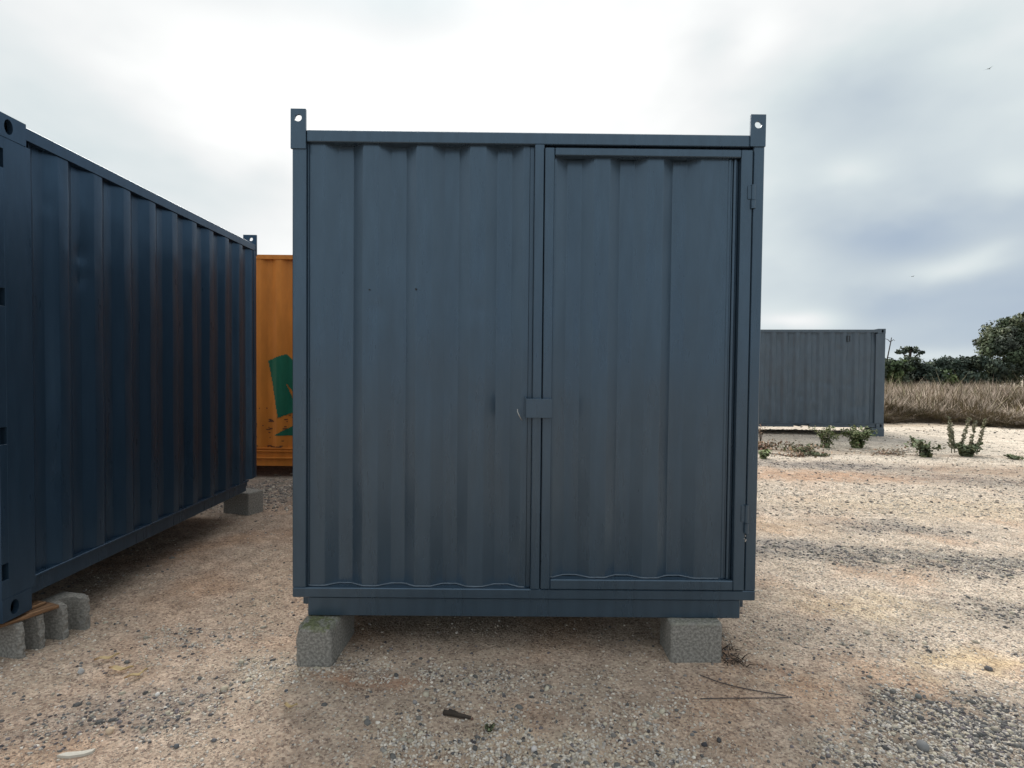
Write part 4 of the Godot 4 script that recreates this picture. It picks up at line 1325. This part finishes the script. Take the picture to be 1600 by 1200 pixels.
func yard_plants(leafm: Material, bark: Material) -> void:
	var g := [Color(0.197, 0.247, 0.119), Color(0.262, 0.285, 0.166), Color(0.153, 0.190, 0.095)]
	var d := [Color(0.131, 0.162, 0.095), Color(0.175, 0.190, 0.106), Color(0.109, 0.133, 0.084)]
	var dry := [Color(0.437, 0.323, 0.237), Color(0.328, 0.209, 0.166), Color(0.218, 0.190, 0.143)]
	var gr := "weeds growing in the yard"
	var y := func(x: float, z: float) -> Vector3: return Vector3(x, ground_y(x, z), z)
	bushy("weed", "pale green wispy weed, left of the pair below the far grey container", y.call(6.4, -11.5), 0.36, 0.48, 924, 0.05, g + [Color(0.437, 0.418, 0.309)], 601, leafm, bark, 12, 0.9, gr)
	bushy("weed", "fuller green weed, right of the pair below the far grey container", y.call(7.05, -11.5), 0.42, 0.46, 1232, 0.06, g, 602, leafm, bark, 14, 0.9, gr)
	bushy("weed", "small spreading dark weed left of the tall-stemmed one", y.call(7.55, -10.3), 0.36, 0.34, 330, 0.075, d, 603, leafm, bark, 8, 1.1, gr)
	var t := bushy("weed", "tall weed with four upright leafy stems standing in the pale yard", y.call(8.45, -10.5), 0.32, 0.26, 924, 0.065, d, 604, leafm, bark, 12, 1.0, gr)
	rng.seed = 71
	for q in [[-0.22, -0.36, 0.74], [-0.06, 0.08, 0.72], [0.06, 0.24, 0.66], [0.24, 0.3, 0.7], [-0.14, -0.24, 0.6]]:
		var sb := MB.new()
		var a := Vector3(q[0], 0.05, rng.randf_range(-0.08, 0.08))
		var b := Vector3(q[1], q[2], rng.randf_range(-0.1, 0.1))
		sb.col = Color(0.172, 0.170, 0.125)
		sb.tube([a, a.lerp(b, 0.5) + Vector3(0.02, 0, 0), b], 0.009, 0.004, 5)
		for k in 130:
			var p := a.lerp(b, 0.15 + 0.85 * rng.randf()) + Vector3(rng.randf_range(-1, 1), 0, rng.randf_range(-1, 1)) * 0.025
			leaf(sb, p, rng.randf_range(0.03, 0.06), Vector3(0, 0.5, 0.6), [Color(0.284, 0.285, 0.214), Color(0.371, 0.342, 0.261), Color(0.218, 0.228, 0.143)][k % 3], rng, 1.4)
		part("leafy_stem", sb, leafm, t)
	bushy("weed", "flat dark mat of weed at the right edge of the yard", y.call(9.05, -10.15), 0.22, 0.08, 352, 0.05, d, 605, leafm, bark, 8, 1.0, gr)
	bushy("weed", "low greyish weed tuft left of the wispy pair", y.call(5.6, -10.9), 0.5, 0.15, 484, 0.05, d + dry, 606, leafm, bark, 10, 1.2, gr)
	bushy("weed", "dry brown weed clump near the slate container's right edge", y.call(4.95, -11.2), 0.6, 0.16, 440, 0.05, dry, 607, leafm, bark, 10, 1.2, gr)
	bushy("weed", "green weed half hidden by the slate container's right post", y.call(4.45, -9.95), 0.2, 0.16, 396, 0.05, g, 608, leafm, bark, 8, 1.0, gr)
	bushy("weed", "sparse upright dry stalks in front of the far grey container", y.call(5.2, -11.8), 0.2, 0.5, 110, 0.03, dry, 609, leafm, bark, 5, 0.6, gr)
	bushy("weed", "small flat green weed in front of the low greyish tuft", y.call(5.6, -10.3), 0.28, 0.07, 374, 0.045, d, 610, leafm, bark, 8, 1.2, gr)
	bushy("weed", "low dead brown growth lying between the wispy pair and the dark weed", y.call(7.15, -10.75), 0.9, 0.06, 150, 0.05, dry, 612, leafm, bark, 14, 1.2, gr)
	bushy("weed", "flat brown dead mat at the foot of the slate container's right edge", y.call(5.1, -10.25), 0.7, 0.05, 130, 0.05, dry, 613, leafm, bark, 14, 1.2, gr)
	bushy("weed", "tiny dark sprig growing in the near gravel before the slate container", y.call(-0.08, -2.35), 0.035, 0.03, 101, 0.013, d, 611, leafm, bark, 7, 1.0, gr)


func gravel(m: Material) -> void:
	var tan := [Color(0.46, 0.38, 0.315), Color(0.43, 0.35, 0.28), Color(0.51, 0.445, 0.38), Color(0.36, 0.295, 0.245), Color(0.45, 0.365, 0.30), Color(0.32, 0.275, 0.245)]
	var pale := [Color(0.58, 0.53, 0.46), Color(0.52, 0.47, 0.41), Color(0.56, 0.49, 0.39), Color(0.46, 0.43, 0.40), Color(0.66, 0.62, 0.56)]
	var darkp := [Color(0.12, 0.12, 0.125), Color(0.17, 0.17, 0.17), Color(0.22, 0.21, 0.2), Color(0.1, 0.095, 0.1), Color(0.2, 0.18, 0.19)]
	scatter("fine_grit", "fine tan grit spread over the whole yard", 230000, pebble(1, 0.7), m, 0.0013, 0.0042, -1, tan, 1.7, 10.0, 901)
	scatter("pale_chips", "cream limestone chips strewn over the yard", 90000, pebble(2, 0.6), m, 0.0016, 0.0105, 2, pale, 1.7, 12.0, 902)
	scatter("dark_stones", "dark grey crushed stone lying in patches", 70000, pebble(3, 0.6), m, 0.0025, 0.012, 1, darkp, 1.7, 12.0, 903)
	# coarser stones in the dark patch at the lower right
	scatter("far_stones", "scattered pale and grey rubble in the far part of the yard", 9000, pebble(5, 0.55), m, 0.006, 0.02, -1, [Color(0.66, 0.6, 0.52), Color(0.5, 0.46, 0.4), Color(0.3, 0.27, 0.24), Color(0.16, 0.15, 0.14), Color(0.6, 0.5, 0.4)], 6.0, 19.0, 905)
	scatter("coarse_stones", "coarse grey and cream stones in the patch at lower right", 5200, pebble(4, 0.6), m, 0.006, 0.02, 1, [Color(0.16, 0.16, 0.155), Color(0.24, 0.23, 0.215), Color(0.5, 0.46, 0.37), Color(0.12, 0.12, 0.12), Color(0.40, 0.37, 0.31)], 1.8, 7.5, 904)


func loose_bits(m: Material, leafm: Material, bark: Material) -> void:
	var y := func(x: float, z: float) -> float: return ground_y(x, z)
	var st := [
		[-1.348, -2.64, 0.019, Color(0.52, 0.46, 0.36), "round cream stone alone on brown soil left of the mossy block"],
		[-1.63, -2.588, 0.014, Color(0.75, 0.73, 0.7), "small white stone in the grey gravel at left"],
		[-1.41, -2.45, 0.011, Color(0.55, 0.46, 0.34), "small beige stone below the round cream stone"],
		[-1.66, -2.32, 0.02, Color(0.58, 0.46, 0.34), "flat buff stone above the white shard"],
		[-1.05, -2.63, 0.009, Color(0.12, 0.13, 0.15), "small dark blue-grey stone below the mossy block"],
		[-1.33, -2.23, 0.014, Color(0.13, 0.14, 0.15), "dark stone in the small row at lower left"],
		[-1.2, -2.27, 0.012, Color(0.16, 0.16, 0.17), "dark stone right of the row's first, at lower left"],
		[-0.43, -2.547, 0.015, Color(0.27, 0.26, 0.26), "round grey stone left of the bark fragment"],
		[-0.16, -2.43, 0.009, Color(0.16, 0.1, 0.08), "small brown stone touching the bark fragment's right"],
		[0.031, -2.441, 0.012, Color(0.24, 0.24, 0.24), "small grey stone right of the bark fragment"],
		[0.102, -2.238, 0.018, Color(0.6, 0.57, 0.56), "smooth whitish stone at the bottom middle"],
		[0.795, -2.264, 0.015, Color(0.07, 0.07, 0.075), "left of two black stones below the right block"],
		[0.865, -2.29, 0.014, Color(0.085, 0.085, 0.09), "right of two black stones below the right block"],
		[2.479, -2.888, 0.021, Color(0.16, 0.16, 0.165), "dark stone on the yellowish sand patch at right"],
		[1.69, -2.27, 0.03, Color(0.24, 0.245, 0.25), "largest smooth grey stone in the coarse patch at lower right"],
		[1.93, -2.63, 0.018, Color(0.2, 0.21, 0.2), "dark greenish stone above the coarse patch at lower right"],
		[-2.13, -2.78, 0.022, Color(0.42, 0.42, 0.42), "grey chip lying right of the broken hollow block"],
	]
	for k in st.size():
		var q = st[k]
		var mb := MB.new()
		var src := pebble(700 + k, 0.72)
		var av: PackedVector3Array = src.surface_get_arrays(0)[Mesh.ARRAY_VERTEX]
		# split each face once and pull the new corners out, for a rounder stone
		for i in range(0, av.size(), 3):
			var a := av[i]; var b := av[i + 1]; var c := av[i + 2]
			var ab := (a + b) * 0.56; var bc := (b + c) * 0.56; var ca := (c + a) * 0.56
			mb.col = q[3]
			for tr in [[a, ab, ca], [ab, b, bc], [ca, bc, c], [ab, bc, ca]]:
				mb.tri_n(tr[0], tr[1], tr[2], tr[0].normalized(), tr[1].normalized(), tr[2].normalized())
		var o := tag(part("stone", mb, m, self), q[4], "stone", "loose stones on the yard")
		o.scale = Vector3.ONE * q[2]
		o.rotation.y = k * 1.7
		o.position = Vector3(q[0], y.call(q[0], q[1]) + q[2] * 0.4, q[1])
	# white shard
	var sh := MB.new()
	sh.col = Color(0.58, 0.55, 0.49)
	var pts := [Vector2(-0.075, 0.0), Vector2(-0.05, -0.018), Vector2(0.03, -0.02), Vector2(0.07, -0.032), Vector2(0.068, -0.012), Vector2(0.04, 0.006), Vector2(-0.02, 0.014)]
	for i in pts.size():
		var a: Vector2 = pts[i]
		var b: Vector2 = pts[(i + 1) % pts.size()]
		sh.tri(Vector3(0, 0.012, -0.008), Vector3(a.x, 0.009, a.y), Vector3(b.x, 0.009, b.y), Vector3.UP)
		sh.quad(Vector3(a.x, 0.009, a.y), Vector3(b.x, 0.009, b.y), Vector3(b.x, -0.006, b.y), Vector3(a.x, -0.006, a.y), Vector3(a.x + b.x, 0, a.y + b.y + 0.016))
	var so := tag(part("shard", sh, m, self), "long white shard lying at the lower left corner", "shard")
	so.position = Vector3(-1.69, y.call(-1.69, -2.17) + 0.004, -2.17)
	so.rotation.y = deg_to_rad(8)
	so.scale = Vector3(0.85, 0.7, 0.8)
	# curled dry leaves
	var lv := [[-2.09, -2.9, 0.11, 20.0, "pale curled dry leaf, farthest of the three by the hollow block"], [-1.95, -2.8, 0.13, -8.0, "long curled dry leaf with a brown base, middle of the three"], [-1.83, -2.74, 0.10, 40.0, "narrow dry leaf, nearest of the three by the hollow block"], [-0.98, -2.5, 0.07, -30.0, "small pale dry leaf on bare soil below the mossy block"]]
	for q in lv:
		var mb := MB.new()
		var n := 8
		for i in n:
			for s in [-1.0, 1.0]:
				var t0 := i / float(n)
				var t1 := (i + 1) / float(n)
				var f := func(t: float, e: float) -> Vector3: return Vector3((t - 0.5) * q[2], 0.006 + 0.012 * sin(t * 5.0) ** 2 + 0.008 * e, s * e * q[2] * 0.13 * sin(PI * t) + 0.015 * sin(t * 4.0))
				mb.col = Color(0.55, 0.43, 0.25).lerp(Color(0.4, 0.24, 0.13), clampf(0.3 - t0, 0.0, 0.3) * 3.0)
				mb.quad(f.call(t0, 0.0), f.call(t1, 0.0), f.call(t1, 1.0), f.call(t0, 1.0), Vector3(0, 1, 0))
		var o := tag(part("dry_leaf", mb, leafm, self), q[4], "leaf", "dry leaves on the soil")
		o.position = Vector3(q[0], y.call(q[0], q[1]) + 0.004, q[1])
		o.rotation.y = deg_to_rad(q[3])
	# bark fragment
	var bk := MB.new()
	bk.tube([Vector3(-0.062, 0.008, -0.018), Vector3(-0.03, 0.012, -0.006), Vector3(0.0, 0.01, 0.002), Vector3(0.03, 0.011, 0.012), Vector3(0.06, 0.006, 0.016)], 0.012, 0.007, 7)
	bk.tube([Vector3(-0.04, 0.01, -0.03), Vector3(-0.01, 0.013, -0.012), Vector3(0.02, 0.008, 0.004)], 0.008, 0.005, 6)
	var bo := tag(part("bark_fragment", bk, bark, self), "dark fragment of bark on the soil before the slate container", "bark")
	bo.position = Vector3(-0.225, y.call(-0.225, -2.45), -2.45)
	# wire
	var wr := MB.new()
	var wp := []
	for q in [[0.955, -2.8], [1.03, -2.735], [1.1, -2.69], [1.2, -2.655], [1.3, -2.628], [1.312, -2.615], [1.25, -2.605], [1.1, -2.598], [0.98, -2.597], [0.89, -2.592]]:
		wp.append(Vector3(q[0], y.call(q[0], q[1]) + 0.006, q[1]))
	wr.tube(wp, 0.0022, 0.0022, 6)
	var wm := StandardMaterial3D.new()
	wm.albedo_color = srgb(0.05, 0.045, 0.05)
	wm.roughness = 0.7
	tag(part("wire", wr, wm, self), "thin dark wire bent back on itself below the right block", "wire")
	# roots and dead stalks beside the right block
	var rt := MB.new()
	rng.seed = 55
	for k in 34:
		var a := Vector3(rng.randf_range(-0.06, 0.06), 0.004, rng.randf_range(-0.1, 0.1))
		var b := a + Vector3(rng.randf_range(-0.05, 0.05), rng.randf_range(0.0, 0.035), rng.randf_range(-0.05, 0.05))
		rt.tube([a, a.lerp(b, 0.5) + Vector3(0, 0.008, 0), b], 0.0028, 0.0014, 4)
	var ro := tag(part("root_debris", rt, bark, self), "tangle of dead brown roots beside the right block", "roots")
	ro.position = Vector3(1.18, y.call(1.18, -2.98), -2.98)


func birds(m: Material) -> void:
	for q in [[Vector3(37.1, 25.4, -45.0), 0.42, "higher of two tiny birds, in the pale cloud at upper right"], [Vector3(42.1, 11.7, -60.0), 0.55, "lower of two tiny birds, above the far grey container's right end"]]:
		var mb := MB.new()
		var s: float = q[1]
		mb.tube([Vector3(-0.32, 0, 0) * s, Vector3(-0.1, 0.02, 0) * s, Vector3(0.15, 0.02, 0) * s, Vector3(0.34, 0.03, 0) * s], 0.04 * s, 0.02 * s, 6)
		var o := tag(thing("bird", q[2], "bird", q[0], 0.3), q[2], "bird", "birds in the sky")
		part("body", mb, m, o)
		for sd in [-1.0, 1.0]:
			var wb := MB.new()
			wb.tri(Vector3(-0.12, 0.03, 0) * s, Vector3(0.12, 0.03, 0) * s, Vector3(-0.05, 0.16, sd * 0.5) * s, Vector3.UP)
			wb.tri(Vector3(0.12, 0.03, 0) * s, Vector3(0.0, 0.16, sd * 0.5) * s, Vector3(-0.05, 0.16, sd * 0.5) * s, Vector3.UP)
			wb.tri(Vector3(-0.05, 0.16, sd * 0.5) * s, Vector3(0.0, 0.16, sd * 0.5) * s, Vector3(-0.22, 0.1, sd * 0.95) * s, Vector3.UP)
			part("wing", wb, m, o)
